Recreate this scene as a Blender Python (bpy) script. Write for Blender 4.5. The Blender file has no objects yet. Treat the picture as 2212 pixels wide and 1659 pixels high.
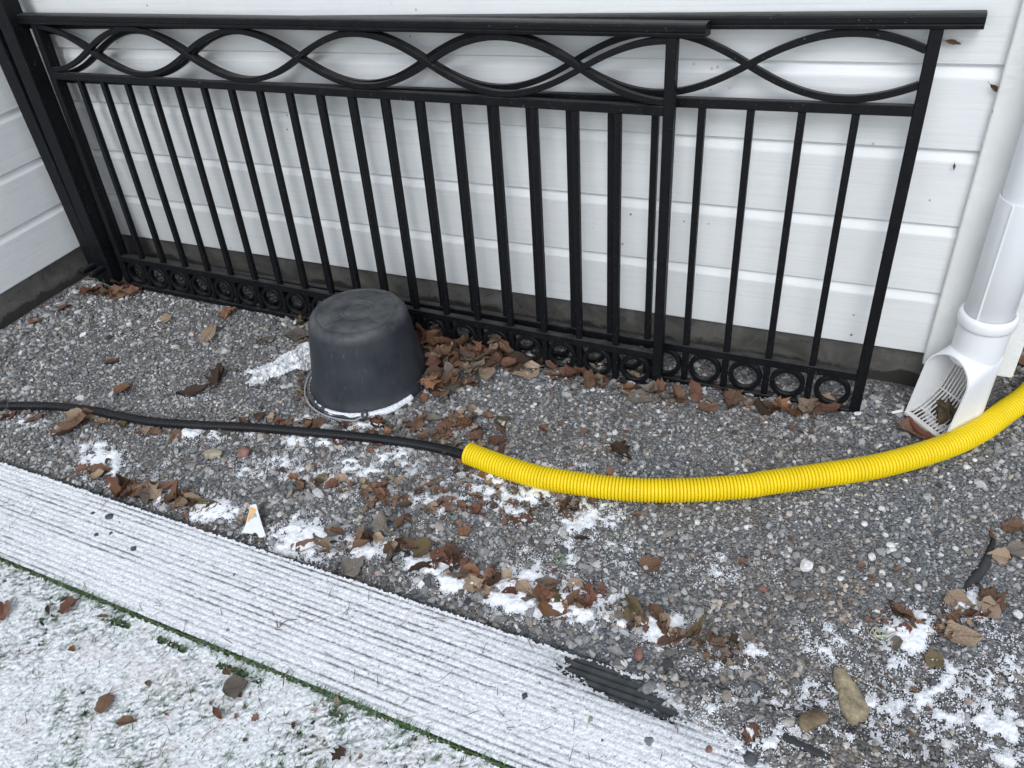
import bpy, bmesh, math, random
import numpy as np
from mathutils import Vector, Matrix, Euler

random.seed(7)
RNG = np.random.default_rng(11)
scene = bpy.context.scene
COL = scene.collection
PI = math.pi

# ------------------------------------------------------------------ camera
CAM_LOC = Vector((2.35987, -1.54379, 1.17541))
YAW, PITCH, ROLL = 0.510518, 0.904084, -0.137195
CAM_R = (Matrix.Rotation(YAW, 3, 'Z') @ Matrix.Rotation(PITCH, 3, 'X') @ Matrix.Rotation(ROLL, 3, 'Z'))
cam_d = bpy.data.cameras.new('camera')
cam = bpy.data.objects.new('camera', cam_d)
COL.objects.link(cam)
cam.matrix_world = Matrix.Translation(CAM_LOC) @ CAM_R.to_4x4()
cam_d.sensor_fit = 'HORIZONTAL'
cam_d.sensor_width = 36.0
cam_d.lens = 27.14
cam_d.clip_start = 0.02
cam_d.clip_end = 500.0
scene.camera = cam

# ------------------------------------------------------------------ sky, sun, exposure (overcast winter day)
SUN_EL, SUN_AZ = math.radians(46), math.radians(166)      # azimuth clockwise from +Y
w = bpy.data.worlds.new('World')
scene.world = w
w.use_nodes = True
wn, wl = w.node_tree.nodes, w.node_tree.links
wn.clear()
sky = wn.new('ShaderNodeTexSky')
sky.sky_type = 'NISHITA'
sky.sun_disc = False
sky.sun_elevation = SUN_EL
sky.sun_rotation = SUN_AZ
sky.air_density = 1.0
sky.dust_density = 0.6
sky.ozone_density = 1.0
hs = wn.new('ShaderNodeHueSaturation')
hs.inputs['Saturation'].default_value = 0.36
bg = wn.new('ShaderNodeBackground')
bg.inputs['Strength'].default_value = 0.15
wo = wn.new('ShaderNodeOutputWorld')
wl.new(sky.outputs[0], hs.inputs['Color'])
wl.new(hs.outputs[0], bg.inputs['Color'])
wl.new(bg.outputs[0], wo.inputs['Surface'])
sun_d = bpy.data.lights.new('sun', 'SUN')
sun_d.energy = 0.8
sun_d.angle = math.radians(26)
sun_d.color = (0.97, 0.985, 1.0)
sun = bpy.data.objects.new('sun', sun_d)
COL.objects.link(sun)
to_sun = Vector((math.sin(SUN_AZ) * math.cos(SUN_EL), math.cos(SUN_AZ) * math.cos(SUN_EL), math.sin(SUN_EL)))
sun.rotation_euler = to_sun.to_track_quat('Z', 'Y').to_euler()
sun.location = to_sun * 6
scene.view_settings.view_transform = 'Standard'
scene.view_settings.look = 'None'
scene.view_settings.gamma = 1.0
scene.view_settings.use_curve_mapping = False
scene.view_settings.exposure = 0.68
scene.cycles.max_bounces = 8
scene.cycles.transparent_max_bounces = 12

# ------------------------------------------------------------------ helpers
F_PX = 1667.70


def at(u, v, z=0.0):
    """ground point seen at a spot of the reference survey (2212 x 1659 grid)"""
    d = CAM_R @ Vector(((u - 1106) / F_PX, -(v - 829.5) / F_PX, -1.0))
    t = (z - CAM_LOC.z) / d.z
    return CAM_LOC + d * t


def size_at(p, px):
    """length in metres of px survey units at a point"""
    c = CAM_R.transposed() @ (Vector(p) - CAM_LOC)
    return px * (-c.z) / F_PX


def tag(o, label=None, cat=None, group=None, kind=None):
    if label: o['label'] = label
    if cat: o['category'] = cat
    if group: o['group'] = group
    if kind: o['kind'] = kind
    return o


def empty(name, loc=(0, 0, 0), rot=(0, 0, 0)):
    o = bpy.data.objects.new(name, None)
    o.empty_display_size = 0.05
    o.location = loc
    o.rotation_euler = rot
    COL.objects.link(o)
    return o


def link_mesh(name, me, mat=None, parent=None):
    o = bpy.data.objects.new(name, me)
    if mat is not None and not me.materials:
        me.materials.append(mat)
    if parent: o.parent = parent
    COL.objects.link(o)
    return o


def pyobj(name, verts, faces, mat=None, parent=None, smooth=False):
    me = bpy.data.meshes.new(name)
    me.from_pydata([tuple(v) for v in verts], [], [tuple(f) for f in faces])
    if smooth:
        me.shade_smooth()
    me.update()
    return link_mesh(name, me, mat, parent)


def npmesh(name, V, Fc, nside, colors=None, smooth=False):
    """fast mesh from numpy: V (n,3), Fc (m,nside)"""
    me = bpy.data.meshes.new(name)
    n, m = len(V), len(Fc)
    me.vertices.add(n)
    me.vertices.foreach_set('co', np.ascontiguousarray(V, np.float32).ravel())
    me.loops.add(m * nside)
    me.loops.foreach_set('vertex_index', np.ascontiguousarray(Fc, np.int32).ravel())
    me.polygons.add(m)
    me.polygons.foreach_set('loop_start', np.arange(0, m * nside, nside, dtype=np.int32))
    if colors is not None:
        a = me.color_attributes.new('tint', 'FLOAT_COLOR', 'POINT')
        c = np.ones((n, 4), np.float32)
        c[:, :3] = colors
        a.data.foreach_set('color', c.ravel())
    me.update(calc_edges=True)
    me.polygons.foreach_set('use_smooth', np.full(m, smooth, dtype=bool))
    me.update()
    return me


def bm_obj(name, bm, mat, parent=None, smooth=False):
    me = bpy.data.meshes.new(name)
    bmesh.ops.recalc_face_normals(bm, faces=bm.faces)
    bm.to_mesh(me)
    bm.free()
    if smooth: me.shade_smooth()
    return link_mesh(name, me, mat, parent)


def box_bm(x0, x1, y0, y1, z0, z1, bev=0.0, seg=1, bm=None):
    own = bm is None
    b = bmesh.new()
    M = Matrix.LocRotScale(Vector(((x0 + x1) / 2, (y0 + y1) / 2, (z0 + z1) / 2)), None,
                           Vector((x1 - x0, y1 - y0, z1 - z0)))
    bmesh.ops.create_cube(b, size=1.0, matrix=M)
    if bev > 0:
        bmesh.ops.bevel(b, geom=list(b.edges), offset=bev, segments=seg, affect='EDGES', profile=0.5)
    if own: return b
    me = bpy.data.meshes.new('tmp')
    b.to_mesh(me); b.free()
    bm.from_mesh(me)
    bpy.data.meshes.remove(me)
    return bm


def extrude_profile(pts, x0, x1):
    """closed profile of (y,z) extruded along x; returns verts, faces"""
    n = len(pts)
    V = [(x0, y, z) for y, z in pts] + [(x1, y, z) for y, z in pts]
    Fc = [(i, (i + 1) % n, n + (i + 1) % n, n + i) for i in range(n)]
    Fc += [tuple(range(n))[::-1], tuple(range(n, 2 * n))]
    return V, Fc


def frames_along(path):
    P = np.array(path, float)
    T = np.gradient(P, axis=0)
    T /= np.linalg.norm(T, axis=1)[:, None]
    up = np.array([0, 0, 1.0])
    S = np.cross(T, up)
    S /= np.linalg.norm(S, axis=1)[:, None] + 1e-9
    U = np.cross(S, T)
    return P, T, S, U


def sweep(path, radii, nseg, caps=True):
    P, T, S, U = frames_along(path)
    n = len(P)
    a = np.linspace(0, 2 * PI, nseg, endpoint=False)
    r = np.broadcast_to(np.asarray(radii, float), (n,))
    V = P[:, None, :] + r[:, None, None] * (np.cos(a)[None, :, None] * S[:, None, :] + np.sin(a)[None, :, None] * U[:, None, :])
    V = V.reshape(-1, 3)
    i = np.arange(n - 1)[:, None]; j = np.arange(nseg)[None, :]
    Fc = np.stack([i * nseg + j, i * nseg + (j + 1) % nseg, (i + 1) * nseg + (j + 1) % nseg, (i + 1) * nseg + j], -1).reshape(-1, 4)
    faces = [tuple(f) for f in Fc]
    if caps:
        faces.append(tuple(range(nseg))[::-1]); faces.append(tuple(range((n - 1) * nseg, n * nseg)))
    return V, faces


def catmull(pts, step):
    P = np.array(pts, float)
    P = np.vstack([2 * P[0] - P[1], P, 2 * P[-1] - P[-2]])
    out = []
    for i in range(1, len(P) - 2):
        t = np.linspace(0, 1, 40, endpoint=False)[:, None]
        p0, p1, p2, p3 = P[i - 1], P[i], P[i + 1], P[i + 2]
        out.append(0.5 * (2 * p1 + (p2 - p0) * t + (2 * p0 - 5 * p1 + 4 * p2 - p3) * t**2 + (3 * p1 - p0 - 3 * p2 + p3) * t**3))
    D = np.vstack(out + [P[-2][None]])
    s = np.concatenate([[0], np.cumsum(np.linalg.norm(np.diff(D, axis=0), axis=1))])
    q = np.arange(0, s[-1], step)
    return np.stack([np.interp(q, s, D[:, k]) for k in range(3)], -1)


def lathe(prof, nseg=48, close=False):
    """profile (r,z) turned about z"""
    n = len(prof)
    V = []
    for k in range(nseg):
        a = 2 * PI * k / nseg
        V += [(r * math.cos(a), r * math.sin(a), z) for r, z in prof]
    Fc = []
    for k in range(nseg):
        k2 = (k + 1) % nseg
        for i in range(n - 1 if not close else n):
            i2 = (i + 1) % n
            Fc.append((k * n + i, k2 * n + i, k2 * n + i2, k * n + i2))
    return V, Fc


_TAB = np.random.default_rng(5).random((256, 256))


def vnoise(x, y, f, off=0):
    x = np.asarray(x) * f + 37.3 * off + 500; y = np.asarray(y) * f + 11.7 * off + 500
    xi = np.floor(x).astype(int); yi = np.floor(y).astype(int)
    fx = x - xi; fy = y - yi
    fx = fx * fx * (3 - 2 * fx); fy = fy * fy * (3 - 2 * fy)
    g = lambda a, b: _TAB[(a + off * 17) % 256, (b + off * 29) % 256]
    return (g(xi, yi) * (1 - fx) + g(xi + 1, yi) * fx) * (1 - fy) + (g(xi, yi + 1) * (1 - fx) + g(xi + 1, yi + 1) * fx) * fy


def fbm(x, y, f, oct=4, off=0):
    s = 0; a = 0.5; tot = 0
    for k in range(oct):
        s = s + a * vnoise(x, y, f * 2**k, off + k); tot += a; a *= 0.55
    return s / tot


# ------------------------------------------------------------------ materials
def new_mat(name):
    m = bpy.data.materials.new(name)
    m.use_nodes = True
    nt = m.node_tree
    return m, nt.nodes, nt.links, nt.nodes['Principled BSDF']


def N(nodes, kind, **kw):
    n = nodes.new(kind)
    for k, v in kw.items():
        if k in ('operation', 'blend_type', 'data_type', 'feature', 'attribute_name', 'wave_type', 'bands_direction', 'distance', 'interpolation_type'):
            setattr(n, k, v)
        else:
            n.inputs[k].default_value = v
    return n


def coords(nodes, links, scale=(1, 1, 1), kind='Object'):
    tc = nodes.new('ShaderNodeTexCoord')
    mp = nodes.new('ShaderNodeMapping')
    mp.inputs['Scale'].default_value = scale
    links.new(tc.outputs[kind], mp.inputs['Vector'])
    return mp.outputs[0]


def ramp(nodes, links, src, stops):
    r = nodes.new('ShaderNodeValToRGB')
    el = r.color_ramp.elements
    while len(el) < len(stops): el.new(0.5)
    for e, (p, c) in zip(el, stops):
        e.position = p
        e.color = (c[0], c[1], c[2], 1) if not isinstance(c, (int, float)) else (c, c, c, 1)
    links.new(src, r.inputs[0])
    return r.outputs[0]


def mixc(nodes, links, fac, a, b, mode='MIX'):
    m = nodes.new('ShaderNodeMix')
    m.data_type = 'RGBA'; m.blend_type = mode
    for s, i in ((fac, 0), (a, 6), (b, 7)):
        if hasattr(s, 'is_output'): links.new(s, m.inputs[i])
        elif isinstance(s, (int, float)): m.inputs[i].default_value = s
        else: m.inputs[i].default_value = (*s, 1)
    return m.outputs[2]


def bump(nodes, links, bsdf, h, strength=0.3, dist=0.002, prev=None):
    b = nodes.new('ShaderNodeBump')
    b.inputs['Strength'].default_value = strength
    b.inputs['Distance'].default_value = dist
    links.new(h, b.inputs['Height'])
    if prev: links.new(prev, b.inputs['Normal'])
    links.new(b.outputs[0], bsdf.inputs['Normal'])
    return b.outputs[0]


def mat_siding():
    m, n, l, b = new_mat('white painted timber')
    v = coords(n, l, (1.2, 1.2, 60), 'Generated')
    tc = n.new('ShaderNodeNewGeometry')
    mp = n.new('ShaderNodeMapping'); mp.inputs['Scale'].default_value = (3.0, 3.0, 190)
    l.new(tc.outputs['Position'], mp.inputs['Vector'])
    grain = N(n, 'ShaderNodeTexNoise', Scale=1.0, Detail=4.0, Roughness=0.65, Distortion=0.6)
    l.new(mp.outputs[0], grain.inputs['Vector'])
    mp2 = n.new('ShaderNodeMapping'); mp2.inputs['Scale'].default_value = (1, 1, 1)
    l.new(tc.outputs['Position'], mp2.inputs['Vector'])
    blotch = N(n, 'ShaderNodeTexNoise', Scale=5.0, Detail=5.0, Roughness=0.6)
    l.new(mp2.outputs[0], blotch.inputs['Vector'])
    spk = N(n, 'ShaderNodeTexVoronoi', Scale=28.0, feature='F1')
    l.new(mp2.outputs[0], spk.inputs['Vector'])
    spn = N(n, 'ShaderNodeTexNoise', Scale=3.5, Detail=3.0)
    l.new(mp2.outputs[0], spn.inputs['Vector'])
    add = N(n, 'ShaderNodeMath', operation='MULTIPLY')
    spm = ramp(n, l, spk.outputs['Distance'], [(0.055, 1.0), (0.10, 0.0)])
    spg = ramp(n, l, spn.outputs['Fac'], [(0.55, 0.0), (0.66, 1.0)])
    l.new(spm, add.inputs[0]); l.new(spg, add.inputs[1])
    base = ramp(n, l, blotch.outputs['Fac'], [(0.3, (0.76, 0.78, 0.785)), (0.7, (0.83, 0.845, 0.845))])
    gr = ramp(n, l, grain.outputs['Fac'], [(0.30, 0.93), (0.52, 1.0)])
    c = mixc(n, l, 1.0, base, gr, 'MULTIPLY')
    c = mixc(n, l, add.outputs[0], c, (0.16, 0.14, 0.12))
    l.new(c, b.inputs['Base Color'])
    b.inputs['Roughness'].default_value = 0.45
    p = bump(n, l, b, grain.outputs['Fac'], 0.45, 0.0015)
    lump = N(n, 'ShaderNodeTexNoise', Scale=60.0, Detail=3.0)
    l.new(mp2.outputs[0], lump.inputs['Vector'])
    bump(n, l, b, lump.outputs['Fac'], 0.25, 0.0015, p)
    return m


def mat_corner():
    m, n, l, b = new_mat('rough white painted board')
    v = coords(n, l, (1, 1, 1))
    no = N(n, 'ShaderNodeTexNoise', Scale=70.0, Detail=4.0, Roughness=0.55)
    l.new(v, no.inputs['Vector'])
    bl = N(n, 'ShaderNodeTexNoise', Scale=9.0, Detail=4.0)
    l.new(v, bl.inputs['Vector'])
    c = ramp(n, l, bl.outputs['Fac'], [(0.3, (0.74, 0.75, 0.73)), (0.7, (0.82, 0.83, 0.81))])
    vo = N(n, 'ShaderNodeTexVoronoi', Scale=22.0)
    l.new(v, vo.inputs['Vector'])
    f = ramp(n, l, vo.outputs['Distance'], [(0.05, 1.0), (0.09, 0.0)])
    f2 = N(n, 'ShaderNodeMath', operation='MULTIPLY'); l.new(f, f2.inputs[0])
    g = ramp(n, l, bl.outputs['Fac'], [(0.5, 0.0), (0.6, 1.0)]); l.new(g, f2.inputs[1])
    c = mixc(n, l, f2.outputs[0], c, (0.2, 0.18, 0.15))
    l.new(c, b.inputs['Base Color'])
    b.inputs['Roughness'].default_value = 0.42
    bump(n, l, b, no.outputs['Fac'], 0.7, 0.003)
    return m


def mat_concrete():
    m, n, l, b = new_mat('grey plinth render')
    v = coords(n, l, (1, 1, 1))
    a = N(n, 'ShaderNodeTexNoise', Scale=9.0, Detail=7.0, Roughness=0.65, Distortion=0.8)
    l.new(v, a.inputs['Vector'])
    a2 = N(n, 'ShaderNodeTexNoise', Scale=45.0, Detail=4.0)
    l.new(v, a2.inputs['Vector'])
    c = ramp(n, l, a.outputs['Fac'], [(0.28, (0.05, 0.047, 0.042)), (0.48, (0.105, 0.10, 0.092)), (0.7, (0.18, 0.172, 0.16))])
    # wet, mossy tide mark with a ragged upper edge just above the ground
    sx = n.new('ShaderNodeSeparateXYZ'); l.new(v, sx.inputs[0])
    ad = N(n, 'ShaderNodeMath', operation='MULTIPLY_ADD'); l.new(a.outputs['Fac'], ad.inputs[0])
    ad.inputs[1].default_value = -0.10; l.new(sx.outputs['Z'], ad.inputs[2])
    f = ramp(n, l, ad.outputs[0], [(0.0, 1.0), (0.012, 0.0)])
    sh = N(n, 'ShaderNodeMath', operation='ADD'); l.new(ad.outputs[0], sh.inputs[0]); sh.inputs[1].default_value = 0.028
    f = ramp(n, l, sh.outputs[0], [(0.0, 1.0), (0.01, 0.0)])
    c = mixc(n, l, f, c, (0.035, 0.032, 0.028))
    cr = N(n, 'ShaderNodeTexVoronoi', Scale=7.0, feature='DISTANCE_TO_EDGE'); 
    dv = mixc(n, l, 0.12, v, a.outputs['Color'])
    l.new(dv, cr.inputs['Vector'])
    cf = ramp(n, l, cr.outputs['Distance'], [(0.004, 0.7), (0.016, 0.0)])
    cfm = N(n, 'ShaderNodeMath', operation='MULTIPLY'); l.new(cf, cfm.inputs[0])
    g = ramp(n, l, a2.outputs['Fac'], [(0.48, 0.0), (0.55, 1.0)]); l.new(g, cfm.inputs[1])
    c = mixc(n, l, cfm.outputs[0], c, (0.04, 0.035, 0.03))
    l.new(c, b.inputs['Base Color'])
    b.inputs['Roughness'].default_value = 0.9
    bump(n, l, b, a2.outputs['Fac'], 0.6, 0.004)
    return m


def mat_black():
    m, n, l, b = new_mat('black powder coated steel')
    v = coords(n, l, (1, 1, 1))
    a = N(n, 'ShaderNodeTexNoise', Scale=30.0, Detail=5.0, Roughness=0.7)
    l.new(v, a.inputs['Vector'])
    d = N(n, 'ShaderNodeTexNoise', Scale=260.0, Detail=2.0)
    l.new(v, d.inputs['Vector'])
    geo = n.new('ShaderNodeNewGeometry')
    sx = n.new('ShaderNodeSeparateXYZ'); l.new(geo.outputs['Normal'], sx.inputs[0])
    up = ramp(n, l, sx.outputs['Z'], [(0.55, 0.0), (0.95, 1.0)])            # dust settles on faces that look up
    dust = ramp(n, l, a.outputs['Fac'], [(0.34, 0.05), (0.68, 0.9)])
    mu = N(n, 'ShaderNodeMath', operation='MULTIPLY'); l.new(up, mu.inputs[0]); l.new(dust, mu.inputs[1])
    spots = ramp(n, l, d.outputs['Fac'], [(0.705, 0.0), (0.745, 0.8)])
    c = mixc(n, l, dust, (0.0035, 0.0042, 0.0058), (0.0075, 0.0082, 0.0095))
    c = mixc(n, l, mu.outputs[0], c, (0.06, 0.057, 0.052))
    c = mixc(n, l, spots, c, (0.17, 0.16, 0.15))
    l.new(c, b.inputs['Base Color'])
    r = ramp(n, l, a.outputs['Fac'], [(0.3, 0.34), (0.7, 0.55)])
    l.new(r, b.inputs['Roughness'])
    b.inputs['Specular IOR Level'].default_value = 0.16
    bump(n, l, b, d.outputs['Fac'], 0.08, 0.001)
    return m


def mat_plain(name, col, rough=0.5, spec=0.5, var=0.12, scale=30.0, bstr=0.1, bdist=0.001):
    m, n, l, b = new_mat(name)
    v = coords(n, l)
    a = N(n, 'ShaderNodeTexNoise', Scale=scale, Detail=5.0, Roughness=0.6)
    l.new(v, a.inputs['Vector'])
    lo = tuple(c * (1 - var) for c in col); hi = tuple(min(1, c * (1 + var)) for c in col)
    l.new(ramp(n, l, a.outputs['Fac'], [(0.3, lo), (0.7, hi)]), b.inputs['Base Color'])
    b.inputs['Roughness'].default_value = rough
    b.inputs['Specular IOR Level'].default_value = spec
    if bstr: bump(n, l, b, a.outputs['Fac'], bstr, bdist)
    return m


def mat_tub():
    m, n, l, b = new_mat('scuffed black plastic')
    v = coords(n, l)
    a = N(n, 'ShaderNodeTexNoise', Scale=14.0, Detail=6.0, Roughness=0.7)
    l.new(v, a.inputs['Vector'])
    mp = n.new('ShaderNodeMapping'); mp.inputs['Scale'].default_value = (1, 1, 0.25); l.new(v, mp.inputs[0])
    s = N(n, 'ShaderNodeTexNoise', Scale=120.0, Detail=3.0, Distortion=1.5)
    l.new(mp.outputs[0], s.inputs['Vector'])
    geo = n.new('ShaderNodeNewGeometry')
    sx = n.new('ShaderNodeSeparateXYZ'); l.new(geo.outputs['Normal'], sx.inputs[0])
    up = ramp(n, l, sx.outputs['Z'], [(0.2, 0.12), (0.8, 1.0)])
    du = ramp(n, l, a.outputs['Fac'], [(0.34, 0.02), (0.62, 0.75)])
    mu = N(n, 'ShaderNodeMath', operation='MULTIPLY'); l.new(up, mu.inputs[0]); l.new(du, mu.inputs[1])
    c = mixc(n, l, a.outputs['Fac'], (0.016, 0.020, 0.027), (0.028, 0.034, 0.043))
    c = mixc(n, l, mu.outputs[0], c, (0.13, 0.13, 0.125))
    sc = ramp(n, l, s.outputs['Fac'], [(0.66, 0.0), (0.72, 0.45)])
    c = mixc(n, l, sc, c, (0.12, 0.125, 0.13))
    l.new(c, b.inputs['Base Color'])
    l.new(ramp(n, l, a.outputs['Fac'], [(0.3, 0.42), (0.7, 0.62)]), b.inputs['Roughness'])
    b.inputs['Specular IOR Level'].default_value = 0.4
    bump(n, l, b, s.outputs['Fac'], 0.12, 0.001)
    return m


def mat_ground():
    m, n, l, b = new_mat('gravel soil')
    v = coords(n, l)
    vo = N(n, 'ShaderNodeTexVoronoi', Scale=260.0)
    l.new(v, vo.inputs['Vector'])
    a = N(n, 'ShaderNodeTexNoise', Scale=3.0, Detail=6.0)
    l.new(v, a.inputs['Vector'])
    c1 = ramp(n, l, vo.outputs['Color'], [(0.1, (0.09, 0.09, 0.09)), (0.55, (0.20, 0.20, 0.20)), (0.95, (0.38, 0.38, 0.38))])
    tint = ramp(n, l, a.outputs['Fac'], [(0.35, (0.85, 0.89, 0.94)), (0.65, (0.95, 0.88, 0.80))])
    l.new(mixc(n, l, 1.0, c1, tint, 'MULTIPLY'), b.inputs['Base Color'])
    b.inputs['Roughness'].default_value = 0.9
    iv = N(n, 'ShaderNodeMath', operation='SUBTRACT'); iv.inputs[0].default_value = 1.0; l.new(vo.outputs['Distance'], iv.inputs[1])
    bump(n, l, b, iv.outputs[0], 1.0, 0.004)
    return m


def mat_tint(name, rough=0.85, nscale=300.0):
    m, n, l, b = new_mat(name)
    at_ = N(n, 'ShaderNodeAttribute', attribute_name='tint')
    v = coords(n, l)
    a = N(n, 'ShaderNodeTexNoise', Scale=nscale, Detail=4.0, Roughness=0.7)
    l.new(v, a.inputs['Vector'])
    g = ramp(n, l, a.outputs['Fac'], [(0.3, 0.72), (0.7, 1.2)])
    l.new(mixc(n, l, 1.0, at_.outputs['Color'], g, 'MULTIPLY'), b.inputs['Base Color'])
    b.inputs['Roughness'].default_value = rough
    b.inputs['Specular IOR Level'].default_value = 0.3
    bump(n, l, b, a.outputs['Fac'], 0.5, 0.0015)
    return m


def mat_snow():
    m, n, l, b = new_mat('dry powder snow')
    v = coords(n, l)
    a = N(n, 'ShaderNodeTexNoise', Scale=300.0, Detail=3.0, Roughness=0.75)
    l.new(v, a.inputs['Vector'])
    l.new(ramp(n, l, a.outputs['Fac'], [(0.36, (0.56, 0.59, 0.64)), (0.54, (0.90, 0.915, 0.94))]), b.inputs['Base Color'])
    b.inputs['Roughness'].default_value = 0.7
    b.inputs['Specular IOR Level'].default_value = 0.25
    bump(n, l, b, a.outputs['Fac'], 0.8, 0.003)
    return m


def mat_leaf(name, col):
    m, n, l, b = new_mat(name)
    v = coords(n, l)
    oi = n.new('ShaderNodeObjectInfo')
    a = N(n, 'ShaderNodeTexNoise', Scale=55.0, Detail=5.0, Roughness=0.65)
    l.new(v, a.inputs['Vector'])
    c = ramp(n, l, a.outputs['Fac'], [(0.3, tuple(x * 0.6 for x in col)), (0.5, col), (0.72, tuple(min(1, x * 1.35) for x in col))])
    k = ramp(n, l, oi.outputs['Random'], [(0.0, 0.72), (1.0, 1.25)])
    c = mixc(n, l, 1.0, c, k, 'MULTIPLY')
    # veins: a midrib and slanting side veins in the leaf's own plane
    sx = n.new('ShaderNodeSeparateXYZ'); l.new(v, sx.inputs[0])
    ab = N(n, 'ShaderNodeMath', operation='ABSOLUTE'); l.new(sx.outputs['Y'], ab.inputs[0])
    sb = N(n, 'ShaderNodeMath', operation='MULTIPLY_ADD'); l.new(ab.outputs[0], sb.inputs[0]); sb.inputs[1].default_value = -0.9; l.new(sx.outputs['X'], sb.inputs[2])
    mu = N(n, 'ShaderNodeMath', operation='MULTIPLY'); l.new(sb.outputs[0], mu.inputs[0]); mu.inputs[1].default_value = 7.0
    fr = N(n, 'ShaderNodeMath', operation='FRACT'); l.new(mu.outputs[0], fr.inputs[0])
    pp = N(n, 'ShaderNodeMath', operation='PINGPONG'); l.new(fr.outputs[0], pp.inputs[0]); pp.inputs[1].default_value = 0.5
    vein = ramp(n, l, pp.outputs[0], [(0.0, 0.62), (0.10, 1.0)])
    mid = ramp(n, l, ab.outputs[0], [(0.008, 0.6), (0.022, 1.0)])
    c = mixc(n, l, 1.0, c, vein, 'MULTIPLY')
    c = mixc(n, l, 1.0, c, mid, 'MULTIPLY')
    l.new(c, b.inputs['Base Color'])
    b.inputs['Roughness'].default_value = 0.62
    b.inputs['Specular IOR Level'].default_value = 0.3
    bump(n, l, b, a.outputs['Fac'], 0.5, 0.02)
    return m


def mat_film():
    m, n, l, b = new_mat('crumpled clear film')
    b.inputs['Base Color'].default_value = (0.9, 0.92, 0.94, 1)
    b.inputs['Roughness'].default_value = 0.16
    b.inputs['Specular IOR Level'].default_value = 1.0
    v = coords(n, l, (1, 1, 1))
    a = N(n, 'ShaderNodeTexNoise', Scale=70.0, Detail=4.0)
    l.new(v, a.inputs['Vector'])
    tr = n.new('ShaderNodeBsdfTransparent')
    mx = n.new('ShaderNodeMixShader')
    l.new(ramp(n, l, a.outputs['Fac'], [(0.34, 0.16), (0.62, 0.92)]), mx.inputs[0])
    l.new(tr.outputs[0], mx.inputs[1]); l.new(b.outputs[0], mx.inputs[2])
    l.new(mx.outputs[0], n['Material Output'].inputs['Surface'])
    return m


M = dict(
    siding=mat_siding(), corner=mat_corner(), concrete=mat_concrete(), black=mat_black(), tub=mat_tub(),
    ground=mat_ground(), stone=mat_tint('crushed stone'), pebble=None, snow=mat_snow(), film=mat_film(),
    pipe=mat_plain('white pipe enamel', (0.74, 0.765, 0.78), 0.3, 0.5, 0.04, 6, 0.05),
    pvc=mat_plain('white pvc', (0.80, 0.81, 0.83), 0.35, 0.5, 0.03, 8, 0.05),
    pvc_old=mat_plain('aged white pvc', (0.68, 0.66, 0.62), 0.45, 0.4, 0.15, 25, 0.1),
    drain=mat_plain('red brown drain plastic', (0.14, 0.045, 0.03), 0.5, 0.4, 0.2),
    yellow=mat_plain('yellow corrugated plastic', (0.80, 0.60, 0.006), 0.42, 0.35, 0.06, 20, 0.1),
    blackpe=mat_plain('black corrugated plastic', (0.010, 0.011, 0.013), 0.38, 0.4, 0.2, 40, 0.1),
    steel=mat_plain('bare galvanised wire', (0.33, 0.33, 0.34), 0.35, 0.6, 0.2, 60, 0.1),
    deck=mat_plain('dark ribbed composite', (0.050, 0.056, 0.058), 0.75, 0.3, 0.35, 40, 0.4, 0.002),
    turf=mat_plain('dark green turf backing', (0.055, 0.085, 0.045), 0.9, 0.2, 0.3, 40, 0.4, 0.003),
    blade=mat_tint('turf blade', 0.6, 100),
    twig=mat_plain('dry twig', (0.15, 0.095, 0.06), 0.8, 0.3, 0.35, 80, 0.3),
    string=mat_plain('green string', (0.25, 0.33, 0.24), 0.7, 0.3, 0.2, 80, 0.2),
    lichen=mat_plain('pale lichen', (0.50, 0.55, 0.42), 0.9, 0.2, 0.2, 80, 0.2),
    rubber=mat_plain('dirty black cloth', (0.045, 0.047, 0.05), 0.9, 0.2, 0.3, 30, 0.4),
    muck=mat_plain('wet leaf muck', (0.075, 0.055, 0.03), 0.8, 0.3, 0.5, 90, 0.8, 0.004),
    thin_snow=mat_tint('thin snow', 0.75, 420.0),
    white_plastic=mat_plain('white sheet plastic', (0.80, 0.82, 0.80), 0.4, 0.5, 0.04, 20, 0.05),
    orange=mat_plain('orange print', (0.80, 0.47, 0.20), 0.5, 0.4, 0.15, 60, 0.05),
    ink=mat_plain('grey print', (0.38, 0.38, 0.42), 0.5, 0.4, 0.1, 60, 0.0),
    cone=mat_plain('pine cone scale', (0.17, 0.09, 0.045), 0.8, 0.3, 0.4, 120, 0.3),
    moss=mat_plain('moss', (0.07, 0.12, 0.03), 0.9, 0.2, 0.3, 120, 0.6),
)
LEAF_COL = {'brown': (0.205, 0.120, 0.078), 'reddish brown': (0.205, 0.098, 0.066), 'tan': (0.36, 0.265, 0.185),
            'greyish': (0.21, 0.18, 0.15), 'dark brown': (0.085, 0.052, 0.036), 'olive brown': (0.165, 0.125, 0.068),
            'orange brown': (0.265, 0.135, 0.075)}
LEAF_MAT = {k: mat_leaf(k + ' dry leaf', c) for k, c in LEAF_COL.items()}

# ------------------------------------------------------------------ ground
DECK_Y0, DECK_Y1 = -1.095, -0.880     # near and far edge of the ribbed board
DECK_TOP = 0.008


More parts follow.
